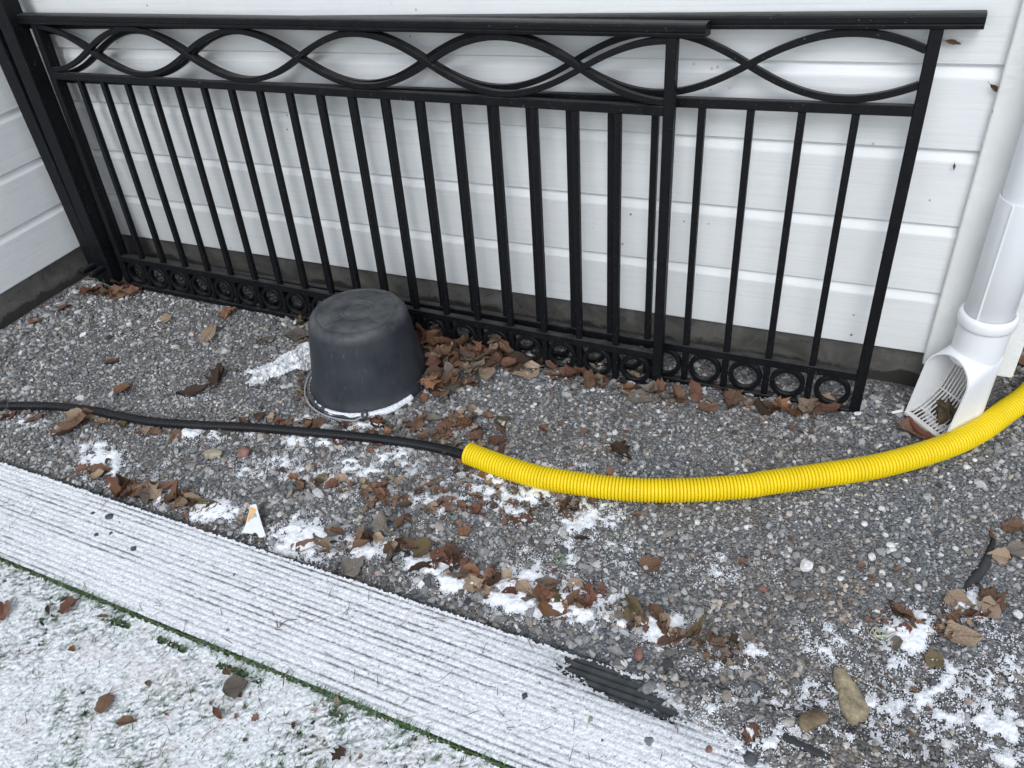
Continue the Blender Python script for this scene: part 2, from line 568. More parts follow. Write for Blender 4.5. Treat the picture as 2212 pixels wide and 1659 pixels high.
def gz(x, y):
    x = np.asarray(x, float); y = np.asarray(y, float)
    h = 0.010 * (fbm(x, y, 3.0, 3, 3) - 0.5) + 0.006 * (fbm(x, y, 14.0, 2, 9) - 0.5)
    dk = np.clip((y - (DECK_Y1 + 0.0)) / 0.06, 0, 1)
    h = h * np.where(y > DECK_Y1, dk, 1.0) - 0.003
    # over the board: sunk beneath it, rising to bury it towards the right
    end = 2.10 + (DECK_Y1 - y) * 2.2 + 0.05 * (fbm(x, y, 9.0, 2, 21) - 0.5)
    k = np.clip((x - end) / 0.16, -1, 1)
    inside = (y < DECK_Y1 + 0.01)
    h = np.where(inside, np.where(k > 0, 0.006 + 0.014 * k + 0.6 * h, -0.012), h)
    return h


def gz1(x, y):
    return float(gz(np.array([x]), np.array([y]))[0])


xs = np.concatenate([[-30, -12, -5, -2, -1], np.arange(-0.4, 3.41, 0.02), [3.8, 4.5, 6, 9, 16, 34]])
ys = np.concatenate([[-34, -16, -8, -5, -3.5, -2.6], np.arange(-2.1, 0.61, 0.02), [0.8, 1.2, 2, 4, 8, 16, 34]])
XX, YY = np.meshgrid(xs, ys, indexing='ij')
ZZ = gz(XX, YY)
far = (XX < -0.4) | (XX > 3.4) | (YY < -2.1) | (YY > 0.6)
ZZ = np.where(far, -0.006, ZZ)
ny = len(ys)
i, j = np.meshgrid(np.arange(len(xs) - 1), np.arange(ny - 1), indexing='ij')
Fq = np.stack([i * ny + j, (i + 1) * ny + j, (i + 1) * ny + j + 1, i * ny + j + 1], -1).reshape(-1, 4)
g_me = npmesh('ground', np.stack([XX, YY, ZZ], -1).reshape(-1, 3), Fq, 4, smooth=True)
tag(link_mesh('ground', g_me, M['ground']), kind='structure')

# ------------------------------------------------------------------ house: clad back wall, side wall, plinths, corner board
BH = 0.15                         # cover width of a siding board
Z0 = 0.10                         # lower edge of the lowest board
house = empty('house', (0, 0, 0))
tag(house, 'white timber clad house with horizontal siding over a grey plinth, behind the fence', 'house')


def board_profile():
    # (depth outward is -y): flat face, chamfer at the top, rebate at the back
    return [(0.020, 0.004), (0.003, 0.002), (0.0, 0.005), (0.0, 0.1285), (0.0008, 0.1315), (0.0118, 0.1515), (0.0125, 0.160), (0.020, 0.160)]


NB = 17
bw = bm_obj('back_wall', box_bm(-0.02, 2.64, 0.022, 0.12, 0.105, Z0 + NB * BH, 0), M['siding'], house)
for k in range(NB):
    V, Fc = extrude_profile(board_profile(), 0.0, 2.52)
    jit = random.uniform(-0.0006, 0.0006)
    o = pyobj('siding_board', [(x, y + jit, z) for x, y, z in V], Fc, M['siding'], bw)
    o.location = (0, 0, Z0 + k * BH)
sw = bm_obj('side_wall', box_bm(-0.12, -0.022, -2.6, 0.022, 0.105, Z0 + NB * BH, 0), M['siding'], house)
for k in range(NB):
    V, Fc = extrude_profile(board_profile(), -2.6, 0.0)
    # turn: outward is +x
    V2 = [(-y, x, z) for x, y, z in V]
    o = pyobj('siding_board', V2, Fc, M['siding'], sw)
    o.location = (random.uniform(-0.0006, 0.0006), -0.0005, Z0 + k * BH)
# right-hand side of the house round the corner
rw = bm_obj('gable_wall', box_bm(2.642, 2.655, 0.022, 3.0, 0.105, Z0 + NB * BH, 0), M['siding'], house)
for k in range(NB):
    V, Fc = extrude_profile(board_profile(), 0.06, 3.0)
    o = pyobj('siding_board', [(2.675 - y, x, z) for x, y, z in V], Fc, M['siding'], rw)
    o.location = (0, 0, Z0 + k * BH)
bm_obj('plinth', box_bm(0.0, 2.63, 0.016, 0.2, -0.25, 0.104, 0.002), M['concrete'], house)
bm_obj('plinth', box_bm(-0.2, -0.016, -2.6, 0.2, -0.25, 0.104, 0.002), M['concrete'], house)
bm_obj('plinth', box_bm(2.632, 2.655, 0.018, 3.0, -0.25, 0.104, 0.002), M['concrete'], house)
cb = bm_obj('corner_board', box_bm(2.513, 2.681, -0.022, -0.001, 0.088, Z0 + NB * BH, 0.004, 2), M['corner'], house)
bm_obj('corner_board', box_bm(2.660, 2.681, 0.001, 0.06, 0.092, Z0 + NB * BH, 0.003), M['corner'], house)

# ------------------------------------------------------------------ fence panels
HT = dict(tt=0.7948, tb=0.7715, mt=0.6487, mb=0.6303, lt=0.0989, lb=0.0795, bt=0.0048)


def bar_mesh(w_, d_, h_, bev=0.0012):
    b = box_bm(-w_ / 2, w_ / 2, 0, d_, 0, h_, bev)
    me = bpy.data.meshes.new('bar')
    b.to_mesh(me); b.free()
    me.materials.append(M['black'])
    return me


BAR = bar_mesh(0.0138, 0.0138, HT['mb'] - HT['lt'] + 0.002)
BAR_S = bar_mesh(0.0138, 0.0138, HT['lb'] - HT['bt'] + 0.002)


def ring_mesh(ro, ri, d):
    V, Fc = lathe([(ri, 0.001), (ri + 0.001, 0), (ro - 0.001, 0), (ro, 0.001), (ro, d - 0.001), (ro - 0.001, d), (ri + 0.001, d), (ri, d - 0.001)], 36, True)
    me = bpy.data.meshes.new('ring')
    me.from_pydata([(x, z, y) for x, y, z in V], [], Fc)
    me.materials.append(M['black'])
    bm = bmesh.new(); bm.from_mesh(me); bmesh.ops.recalc_face_normals(bm, faces=bm.faces); bm.to_mesh(me); bm.free()
    return me


RING = ring_mesh(0.0375, 0.0272, 0.013)
weld = bpy.data.meshes.new('weld')
_b = bmesh.new(); bmesh.ops.create_icosphere(_b, subdivisions=1, radius=0.004); _b.to_mesh(weld); _b.free()


def strand(xa, xb, xcross, sign, depth0, half):
    """flat bar bent in waves; xcross is a crossing point"""
    n = int((xb - xa) / 0.008)
    x = np.linspace(xa, xb, n)
    mid = (HT['tb'] + HT['mt']) / 2; hw = 0.0061
    A = (HT['tb'] - HT['mt']) / 2 - hw - 0.0005
    ph = (x - xcross) / half
    cyc = np.mod(ph, 2.0); s = np.where(cyc < 1, 1, -1); u = np.mod(ph, 1.0)
    par = 4 * u * (1 - u)
    y = s * (0.5 * par + 0.5 * np.sin(PI * u))
    z = mid + sign * A * y
    dz = np.gradient(z, x)
    nx = -dz / np.sqrt(1 + dz**2); nz = 1 / np.sqrt(1 + dz**2)
    dd = 0.0135
    V = []
    for k in range(n):
        for (o_, d_) in ((-hw, 0.0012), (-hw + 0.0012, 0), (hw - 0.0012, 0), (hw, 0.0012), (hw, dd), (-hw, dd)):
            V.append((x[k] + nx[k] * o_, depth0 + d_, z[k] + nz[k] * o_))
    Fc = []
    for k in range(n - 1):
        for q in range(6):
            Fc.append((k * 6 + q, k * 6 + (q + 1) % 6, (k + 1) * 6 + (q + 1) % 6, (k + 1) * 6 + q))
    Fc.append(tuple(range(6))); Fc.append(tuple(range((n - 1) * 6, n * 6))[::-1])
    return V, Fc


def fix_normals(o):
    bm = bmesh.new(); bm.from_mesh(o.data)
    bmesh.ops.recalc_face_normals(bm, faces=bm.faces); bm.to_mesh(o.data); bm.free()
    return o


def fence_panel(a, k, s, o_, g, xl, xr, nbar, xcross, rail_l, rail_r, rail_d, gap, sp, half, label):
    """local x along the panel, y depth (0 = front face), z up the panel"""
    root = empty('fence_panel', (0, a, o_), (-math.atan(s), 0, math.atan(k)))

    def level(o, zc):                   # rails follow the slight fall of the ground, uprights stay upright
        o.rotation_euler = (0, -math.atan(g), 0)
        o.location = (g * zc, 0, -1.9 * g)
        return o

    def drop(x):
        return g * (x - 1.9)

    tag(root, label, 'fence panel', 'black fence panels leaning on the white wall')
    pw = 0.021
    for xp in (xl, xr):
        bm_obj('post', box_bm(xp - pw / 2, xp + pw / 2, 0, pw, -0.012, HT['tb'] + 0.004, 0.0015), M['black'], root).location = (0, 0, drop(xp))
    # moulded hand rail: domed top, groove down the face
    h0, h1 = HT['tb'], HT['tt'] + 0.0015
    prof = [(-0.004, h0 + 0.001), (-0.0045, h0 + 0.006), (-0.0035, h0 + 0.0075), (-0.0035, h0 + 0.0085), (-0.005, h0 + 0.0100), (-0.0052, h1 - 0.006),
            (-0.0035, h1 - 0.0028), (0.002, h1 - 0.0006), (0.012, h1 + 0.0002), (rail_d - 0.016, h1), (rail_d - 0.009, h1 - 0.001),
            (rail_d - 0.006, h1 - 0.004), (rail_d - 0.006, h0 + 0.001), (rail_d - 0.008, h0), (-0.002, h0)]
    V, Fc = extrude_profile(prof, rail_l, rail_r)
    level(fix_normals(pyobj('top_rail', V, Fc, M['black'], root)), HT['tb'])
    for nm, zb, zt in (('middle_rail', HT['mb'], HT['mt']), ('lower_rail', HT['lb'], HT['lt']), ('bottom_rail', HT['bt'] - 0.016, HT['bt'])):
        level(bm_obj(nm, box_bm(xl + pw / 2 - 0.001, xr - pw / 2 + 0.001, 0.0008, 0.0195, zb, zt, 0.0015), M['black'], root), zb)
    for sg, d0 in ((1, 0.0022), (-1, 0.0034)):
        V, Fc = strand(xl + pw / 2 - 0.001, xr - pw / 2 + 0.001, xcross, sg, d0, half)
        level(fix_normals(pyobj('wave_strand', V, Fc, M['black'], root)), 0.71)
    xb = [xr - gap - sp * q for q in range(nbar)][::-1]
    for x in xb:
        b = link_mesh('bar', BAR, None, root); b.location = (x, 0.0032, HT['lt'] - 0.001 + drop(x))
        b = link_mesh('spacer_bar', BAR_S, None, root); b.location = (x, 0.0032, HT['bt'] - 0.001 + drop(x))
    edges = [xl + 0.004] + xb + [xr - 0.004]
    for i_ in range(nbar + 1):
        x = (edges[i_] + edges[i_ + 1]) / 2
        r = link_mesh('ring', RING, None, root)
        r.location = (x, 0.0042, (HT['lb'] + HT['bt']) / 2 + drop(x))
        r.rotation_euler = (0, random.uniform(0, 6), 0)
    return root


fence_panel(-0.1460, -0.00765, 0.1030, -0.0006, -0.0096, 0.2180, 1.9690, 18, 0.3945, 0.150, 2.031, 0.046, 0.1030, 0.0912, 0.3485,
            'shorter black steel fence panel with wave pattern, leaning in front of the longer panel')
fence_panel(-0.1112, -0.00344, 0.1043, 0.0010, 0.0037, 0.184, 2.4003, 23, 2.102, 0.118, 2.467, 0.042, 0.1008, 0.0923, 0.3450,
            'longer black steel fence panel reaching further right, leaning directly against the white wall')


# ------------------------------------------------------------------ two square steel posts in the corner
def steel_post(foot, top, wdt, label, pin_dx):
    f, t = Vector(foot), Vector(top)
    L = (t - f).length
    root = empty('steel_post', f)
    root.rotation_euler = (t - f).to_track_quat('Z', 'Y').to_euler()
    ax = (t - f).normalized()
    rx = Vector((1, 0, 0)); ry = ax.cross(rx).normalized(); rx = ry.cross(ax).normalized()
    root.rotation_euler = Matrix((rx, ry, ax)).transposed().to_euler()
    tag(root, label, 'post', 'square steel posts in the corner')
    h_ = wdt / 2
    bm_obj('tube', box_bm(-h_, h_, -h_, h_, 0.028, L, 0.003, 2), M['black'], root)
    bm_obj('cap', box_bm(-h_ - 0.002, h_ + 0.002, -h_ - 0.002, h_ + 0.002, L, L + 0.012, 0.003), M['black'], root)
    V, Fc = sweep([(pin_dx, -h_ - 0.050, 0.076), (pin_dx, -h_ - 0.048, 0.0765), (pin_dx, -h_ - 0.002, 0.08), (pin_dx, -h_ + 0.01, 0.08)], [0.0085, 0.0098, 0.0098, 0.0098], 16)
    fix_normals(pyobj('hinge_pin', V, Fc, M['black'], root))
    for sx in (-0.6, 0.55):
        bm_obj('foot_tab', box_bm(sx * h_ - 0.006, sx * h_ + 0.006, -h_ * 0.7, -h_ * 0.45, -0.04, 0.032, 0.001), M['black'], root)
    return root


steel_post((0.098, -0.132, -0.01), (0.072, -0.048, 1.12), 0.050, 'square black steel post nearer the side wall, left one of the leaning pair', 0.004)
steel_post((0.148, -0.137, -0.012), (0.148, -0.045, 1.10), 0.050, 'square black steel post next to the fence panels, right one of the leaning pair', -0.002)

# ------------------------------------------------------------------ downpipe with leaf trap
dp = empty('downpipe', (2.595, -0.076, 0))
tag(dp, 'white round downpipe with open leaf trap at its foot on the corner board', 'downpipe')
V, Fc = lathe([(0.0385, 0.50), (0.0385, 2.62), (0.036, 2.62)], 40)
pyobj('upper_pipe', V, Fc, M['pipe'], dp, True)
V, Fc = lathe([(0.0400, 0.25), (0.0422, 0.252), (0.0422, 0.509), (0.0418, 0.511), (0.0396, 0.511), (0.0396, 0.30)], 48)
pyobj('sleeve', V, Fc, M['pipe'], dp, True)
bm_obj('seam', box_bm(-0.0235, -0.0195, -0.0385, -0.0362, 0.268, 0.508, 0.001), M['pipe'], dp)
V, Fc = lathe([(0.0425, 0.274), (0.046, 0.2755), (0.0495, 0.272), (0.0515, 0.267), (0.0515, 0.254), (0.0495, 0.248), (0.046, 0.246), (0.043, 0.246)], 48, True)
pyobj('collar', V, Fc, M['pvc'], dp, True)
NX = Vector((-0.70, -0.714, 0)).normalized(); TX = Vector((-NX.y, NX.x, 0))       # mouth normal, mouth sideways
TX = Vector((0.714, -0.70, 0)).normalized()
# body of the trap, open towards the mouth
body_v, body_f = [], []
NS = 56
zs = [0.0, 0.02, 0.05, 0.08, 0.11, 0.14, 0.165, 0.19, 0.22, 0.247]
for zi, z in enumerate(zs):
    for k in range(NS):
        a_ = 2 * PI * k / NS
        d_ = NX * math.cos(a_) + TX * math.sin(a_)
        body_v.append(d_ * 0.0462 + Vector((0, 0, z)))
for zi in range(len(zs) - 1):
    for k in range(NS):
        a_ = 2 * PI * (k + 0.5) / NS
        zz = (zs[zi] + zs[zi + 1]) / 2
        if math.cos(a_) > 0.25 and zz < 0.155: continue
        k2 = (k + 1) % NS
        body_f.append((zi * NS + k, zi * NS + k2, (zi + 1) * NS + k2, (zi + 1) * NS + k))
pyobj('trap_body', body_v, body_f, M['pvc'], dp, True)
# hood running forward to the arched mouth (outer and inner skin joined at the rim)


def arch(t, hw, ztop, zbot, lean=0.16):
    pts = []
    zc = ztop - hw
    for z in np.linspace(zbot, zc, 6)[:-1]: pts.append((-hw, z))
    for a_ in np.linspace(PI, 0, 17): pts.append((hw * math.cos(a_), zc + hw * math.sin(a_)))
    for z in np.linspace(zc, zbot, 6)[1:]: pts.append((hw, z))
    return [NX * (t - lean * max(0, z - zbot)) + TX * u + Vector((0, 0, z)) for u, z in pts]


hood_v, hood_f = [], []
st = [(0.014, 0.0462, 0.222, 0.004), (0.028, 0.0472, 0.214, 0.006), (0.042, 0.0485, 0.206, 0.009), (0.056, 0.0500, 0.199, 0.012), (0.072, 0.0520, 0.192, 0.015), (0.084, 0.0535, 0.187, 0.016)]
for t, hw, zt, zb in st: hood_v += arch(t, hw, zt, zb)
for t, hw, zt, zb in reversed(st): hood_v += arch(t, hw - 0.0032, zt - 0.0032, zb)
na = len(arch(0, .04, .1, 0))
for r_ in range(len(st) * 2 - 1):
    for k in range(na - 1):
        hood_f.append((r_ * na + k, r_ * na + k + 1, (r_ + 1) * na + k + 1, (r_ + 1) * na + k))
fix_normals(pyobj('hood', hood_v, hood_f, M['pvc'], dp, True)).data.set_sharp_from_angle(angle=math.radians(40))
# sill under the mouth and the foot ring
sill = []
for t in (0.075, 0.086):
    for u in (-0.0532, 0.0532):
        for z in (0.010, 0.0165): sill.append(NX * t + TX * u + Vector((0, 0, z)))
pyobj('sill', sill, [(0, 1, 3, 2), (4, 6, 7, 5), (0, 2, 6, 4), (1, 5, 7, 3), (0, 4, 5, 1), (2, 3, 7, 6)], M['pvc_old'], dp)
V, Fc = lathe([(0.046, 0.0), (0.060, 0.0), (0.060, 0.008), (0.057, 0.012), (0.048, 0.013)], 40)
pyobj('foot_ring', V, Fc, M['pvc'], dp, True)
# grate: curved bars from the sill up into the pipe
grate_pts = [(0.079, 0.019), (0.055, 0.026), (0.034, 0.040), (0.016, 0.066), (0.000, 0.104), (-0.010, 0.132)]
grate = empty('grate'); grate.parent = dp
gv = None
for k in range(12):
    u = -0.047 + 0.094 * k / 11
    path = [NX * t + TX * u * (1.0 if t > .03 else 0.88) + Vector((0, 0, z)) for t, z in grate_pts]
    V, Fc = sweep([tuple(p) for p in path], 0.0016, 5)
    pyobj('grate_bar', V, Fc, M['pvc_old'], grate)
for t, z in (grate_pts[0], grate_pts[1], grate_pts[3], grate_pts[5]):
    p0 = NX * t + TX * -0.0425 + Vector((0, 0, z - 0.0015)); p1 = NX * t + TX * 0.0425 + Vector((0, 0, z - 0.0015))
    V, Fc = sweep([tuple(p0), tuple((p0 + p1) / 2), tuple(p1)], 0.0017, 6)
    pyobj('cross_bar', V, Fc, M['pvc_old'], grate)
# drain socket below
dr = empty('drain_socket', (2.572, -0.100, -0.022))
tag(dr, 'red brown plastic drain socket in the gravel beneath the white leaf trap', 'drain')
V, Fc = lathe([(0.052, 0.0), (0.066, 0.0), (0.068, 0.028), (0.068, 0.036), (0.063, 0.0375), (0.060, 0.034), (0.058, -0.03)], 40)
pyobj('socket_collar', V, Fc, M['drain'], dr, True)
V, Fc = lathe([(0.0575, -0.06), (0.0575, 0.03), (0.054, 0.03), (0.054, -0.06)], 40)
pyobj('socket_pipe', V, Fc, M['drain'], dr, True)


def lump(name, loc, r, mat, seed, squash=(1, 1, 0.6), rough=0.3, sub=2, rot=0.0, smooth=True, parent=None):
    rg = np.random.default_rng(seed)
    bm = bmesh.new()
    bmesh.ops.create_icosphere(bm, subdivisions=sub, radius=1.0)
    ph = rg.random((5, 3)) * 6; fr = rg.normal(0, 1.6, (5, 3))
    for v in bm.verts:
        d = 1.0
        for q in range(5):
            d += rough / 2.2 * math.sin(float(fr[q] @ np.array(v.co)) * 1.5 + ph[q, 0])
        d += rg.normal(0, rough * 0.12)
        v.co = Vector((v.co.x * squash[0], v.co.y * squash[1], v.co.z * squash[2])) * (r * max(0.55, d))
    o = bm_obj(name, bm, mat, parent, smooth)
    o.location = loc
    o.rotation_euler = (0, 0, rot)
    return o


dc = dp.location + NX * 0.034 + TX * 0.006 + Vector((0, 0, 0.045))
o = lump('debris_clump', dc, 0.021, M['muck'], 4, (1.0, 1.3, 0.7), 0.75, 3, 0.8, False)
o.rotation_euler = (0.5, -0.4, 0.8)
tag(o, 'clump of wet brown leaf muck lying on the white grate of the leaf trap', 'debris')

# ------------------------------------------------------------------ upturned tub
BK = Vector((1.272, -0.330, 0.0))
tub = empty('tub', BK, (-0.02, 0.055, 0.4))
tag(tub, 'upturned black plastic tub with wire handle, standing on gravel before the fence', 'tub')
hb = 0.212
prof = [(0.1515, 0.006), (0.1525, 0.008), (0.146, 0.020), (0.1405, 0.05), (0.1335, 0.10), (0.1262, 0.15), (0.1205, 0.185), (0.1175, 0.196), (0.1115, 0.2045), (0.1035, 0.2085),
        (0.099, 0.2088), (0.0975, 0.2070), (0.0955, 0.2070), (0.094, 0.2088), (0.042, 0.2092), (0.0405, 0.2076), (0.0385, 0.2076), (0.037, 0.2092), (0.0335, 0.2092), (0.0325, 0.2078), (0.031, 0.2078), (0.030, 0.2090), (0.0005, 0.2086)]
V, Fc = lathe(prof, 72)
pyobj('shell', V, Fc, M['tub'], tub, True)
V, Fc = lathe([(0.1500, 0.010), (0.1600, 0.008), (0.1625, 0.004), (0.1625, -0.004), (0.158, -0.004), (0.150, -0.002)], 72, True)
pyobj('rim', V, Fc, M['tub'], tub, True)
for k in range(4):
    a_ = PI / 4 + k * PI / 2
    b = bm_obj('rib', box_bm(0.044, 0.092, -0.0014, 0.0014, 0.2065, 0.2102, 0.0004), M['tub'], tub)
    b.rotation_euler = (0, 0, a_)
# bail handle lying round the front of the rim
hp = [(0.168 * math.cos(a_) * (1 + 0.03 * math.sin(3 * a_)), 0.170 * math.sin(a_), 0.007) for a_ in np.linspace(math.radians(-178), math.radians(-70), 50)]
hp = [(x, y, z) for x, y, z in hp]
hp = hp + [(0.1580 * math.cos(a_), 0.1600 * math.sin(a_), 0.009) for a_ in np.linspace(math.radians(-64), math.radians(-36), 12)]
cs, sn = math.cos(-0.4), math.sin(-0.4)
hp = [(x * cs - y * sn, x * sn + y * cs, z) for x, y, z in hp]
V, Fc = sweep(hp, 0.0022, 8)
pyobj('wire_handle', V, Fc, M['steel'], tub, True)
for a_ in (math.radians(-105) - 0.4, math.radians(-172) - 0.4, math.radians(-52) - 0.4):
    b = bm_obj('lug', box_bm(0.150, 0.162, -0.006, 0.006, 0.006, 0.013, 0.002), M['tub'], tub)
    b.rotation_euler = (0, 0, a_)
V, Fc = lathe([(0.0035, -0.003), (0.009, -0.003), (0.009, 0.003), (0.0035, 0.003)], 18, True)
o = fix_normals(pyobj('lug_eye', V, Fc, M['tub'], tub, True))
a_ = math.radians(-62) - 0.4
o.location = (0.157 * math.cos(a_), 0.157 * math.sin(a_), 0.014); o.rotation_euler = (0.9, 0, a_ + PI / 2)

# ------------------------------------------------------------------ conduits
def conduit(name, uv, r, pitch, depth, mat, seg, label, extra=(), zoff=0.0, bore=None):
    pts = []
    for u, v in uv:
        p = at(u, v, r * 0.95 + zoff); pts.append((p.x, p.y, gz1(p.x, p.y) * 0.5 + r * 0.97 + zoff + 0.002))
    pts += list(extra)
    path = catmull(pts, pitch / 6)
    n = len(path)
    cyc = (np.arange(n) % 6)
    rad = np.where((cyc == 1) | (cyc == 2) | (cyc == 3), r, np.where((cyc == 0) | (cyc == 4), r - depth * 0.15, r - depth))
    root = empty(name, tuple(path[n // 2] * np.array([1, 1, 0])))
    tag(root, label, 'conduit')
    V, Fc = sweep(path - np.array(root.location), rad, seg, caps=False)
    o = pyobj('corrugated_tube', V, Fc, mat, root, False)
    return root, path


yuv = [(1013, 981), (1060, 999), (1106, 1014.5), (1165, 1031), (1231, 1043), (1356, 1058), (1481, 1059), (1606, 1051), (1659, 1043), (1790, 1025), (1909, 1005), (2034, 968), (2110, 934), (2166, 895)]
yr, ypath = conduit('yellow_conduit', yuv, 0.0247, 0.0069, 0.0046, M['yellow'], 26,
                    'thick yellow corrugated conduit curving over the gravel past the downpipe', [(2.735, 0.03, 0.028), (2.775, 0.16, 0.028), (2.80, 0.35, 0.028), (2.80, 0.8, 0.028), (2.80, 1.4, 0.028)])
# cut end: annular lip
e0 = ypath[0]; d0 = ypath[0] - ypath[3]; d0 /= np.linalg.norm(d0)
V, Fc = lathe([(0.0245, -0.003), (0.0248, 0.0), (0.0205, 0.0005), (0.0205, -0.04)], 26)
o = pyobj('cut_end', V, Fc, M['yellow'], yr)
o.rotation_euler = Vector(d0).to_track_quat('Z', 'Y').to_euler(); o.location = Vector(e0) - yr.location + Vector(d0) * 0.001
buv = [(-420, 905), (-200, 886), (0, 878), (75, 877), (125, 879), (200, 888), (250, 897), (325, 911), (425, 919), (550, 925), (678, 936), (803, 948), (903, 962), (975, 976)]
inner = at(1013, 981, 0.0245)
br, bpath = conduit('black_conduit', buv, 0.0112, 0.0044, 0.0013, M['blackpe'], 14,
                    'thin black corrugated conduit crossing the gravel and pushed into the yellow one', [(inner.x, inner.y, 0.018), (inner.x + 0.10, inner.y + 0.004, 0.02)])

# ------------------------------------------------------------------ ribbed board
deck = empty('deck_board', (1.2, (DECK_Y0 + DECK_Y1) / 2, 0))
tag(deck, 'dark ribbed walkway board covered with thin snow along the edge of the turf', 'deck board')
PITCH_R = 0.0119
prof = [(DECK_Y0, -0.02), (DECK_Y0, DECK_TOP - 0.001), (DECK_Y0 + 0.001, DECK_TOP)]
y = DECK_Y0 + 0.007
while y < DECK_Y1 - 0.012:
    prof += [(y, DECK_TOP), (y + 0.0010, DECK_TOP - 0.004), (y + 0.0042, DECK_TOP - 0.004), (y + 0.0052, DECK_TOP)]
    y += PITCH_R
prof += [(DECK_Y1 - 0.004, DECK_TOP), (DECK_Y1, DECK_TOP - 0.004), (DECK_Y1, -0.02)]
prof = [(a_ - (DECK_Y0 + DECK_Y1) / 2, b_) for a_, b_ in prof]
V, Fc = extrude_profile(prof, -1.6, 1.25)
pyobj('plank', V, Fc, M['deck'], deck)


def grid_sheet(name, x0, x1, y0, y1, step, hfun, keep, mat, tint=None, **tags):
    xs_ = np.arange(x0, x1, step); ys_ = np.arange(y0, y1, step)
    X, Y = np.meshgrid(xs_, ys_, indexing='ij')
    X = X + RNG.uniform(-.3, .3, X.shape) * step; Y = Y + RNG.uniform(-.3, .3, X.shape) * step
    K = keep(X, Y)
    Z = hfun(X, Y)
    nyy = len(ys_)
    ii, jj = np.meshgrid(np.arange(len(xs_) - 1), np.arange(nyy - 1), indexing='ij')
    Kq = (K[:-1, :-1].astype(int) + K[1:, :-1] + K[1:, 1:] + K[:-1, 1:]) >= 3
    ii, jj = ii[Kq], jj[Kq]
    Fq_ = np.stack([ii * nyy + jj, (ii + 1) * nyy + jj, (ii + 1) * nyy + jj + 1, ii * nyy + jj + 1], -1)
    V_ = np.stack([X, Y, Z], -1).reshape(-1, 3)
    used = np.unique(Fq_); remap = np.full(len(V_), -1); remap[used] = np.arange(len(used))
    me = npmesh(name, V_[used], remap[Fq_], 4, None if tint is None else tint(X, Y).reshape(-1, 3)[used], smooth=True)
    o = link_mesh(name, me, mat)
    tag(o, kind='stuff', **tags)
    return o


# powder snow on the board: thick on the ribs, thin or missing over the grooves
def deck_end(X, Y):
    return 2.13 + (DECK_Y1 - Y) * 2.2 + 0.10 * (fbm(X, Y, 12.0, 3, 30) - 0.5)


def lerp3(c, a, b):
    return (1 - c)[..., None] * np.array(a) + c[..., None] * np.array(b)


SNOW_C = (0.92, 0.94, 0.965)


def deck_bare(X, Y):
    b_ = np.exp(-(((X - 2.12) / 0.13)**2 + ((Y + 0.917 + 0.10 * (X - 2.12)) / 0.032)**2) * 0.9)
    return b_ * (0.55 + 0.9 * fbm(X * 0.3, Y, 40, 2, 50))


def deck_keep(X, Y):
    return (X < deck_end(X, Y) + 0.10) & (deck_bare(X, Y) + 0.25 * (RNG.random(X.shape) - .5) < 0.62) & (Y < DECK_Y1 - 0.004 - 0.006 * RNG.random(X.shape))


def groove_at(Y, w_):
    ph = np.mod(Y - (DECK_Y0 + 0.007), PITCH_R)
    return np.exp(-((ph - 0.0026) / w_)**2)


def deck_cover(X, Y):
    """how much of the dark board the thin snow hides, from grain to grain"""
    g = groove_at(Y + 0.0008 * (fbm(X, Y, 60.0, 2, 46) - .5), 0.0017)
    far_ = np.clip((Y - DECK_Y0) / (DECK_Y1 - DECK_Y0), 0, 1)
    row = fbm(X * 0.16, np.floor((Y - DECK_Y0 - 0.002) / PITCH_R) * 0.11, 18.0, 3, 40)
    patch = fbm(X, Y, 4.0, 3, 44)
    G = np.clip(0.30 + 2.4 * (row - 0.5) + 0.9 * (patch - 0.5) + 0.34 * far_, 0.06, 1.0)
    dots = 0.10 + 1.1 * fbm(X, Y, 190.0, 2, 47) + 1.0 * (fbm(X * 0.5, Y, 70.0, 2, 49) - 0.35)
    c = 0.97 - g * G * dots
    c = c - 0.34 * RNG.random(X.shape)**3 - 0.26 * np.clip(fbm(X, Y, 210.0, 2, 48) - 0.52, 0, 1) * (1 + far_)
    c = c - 0.9 * (RNG.random(X.shape) > 0.994) - 0.55 * deck_bare(X, Y)
    return np.clip(c, 0.02, 1)


def deck_tint(X, Y):
    return lerp3(deck_cover(X, Y), (0.055, 0.062, 0.066), SNOW_C)


def deck_h(X, Y):
    return DECK_TOP + 0.0022 - 0.0010 * groove_at(Y, 0.0022) + 0.0020 * RNG.random(X.shape) + 0.002 * fbm(X, Y, 60, 2, 60)


grid_sheet('board_snow', 0.15, 2.55, DECK_Y0 + 0.001, DECK_Y1 - 0.001, 0.0020, deck_h, deck_keep, M['thin_snow'], deck_tint,
           label='thin grainy powder snow lying on the ribbed board', cat='snow')

# ------------------------------------------------------------------ artificial turf and its snow
TX0, TX1, TY0 = -0.1, 2.62, -2.0
tv = grid = None
tm = box_bm(TX0, TX1, TY0, DECK_Y0 - 0.003, -0.03, 0.006, 0)
tag(bm_obj('turf', tm, M['turf']), kind='structure')


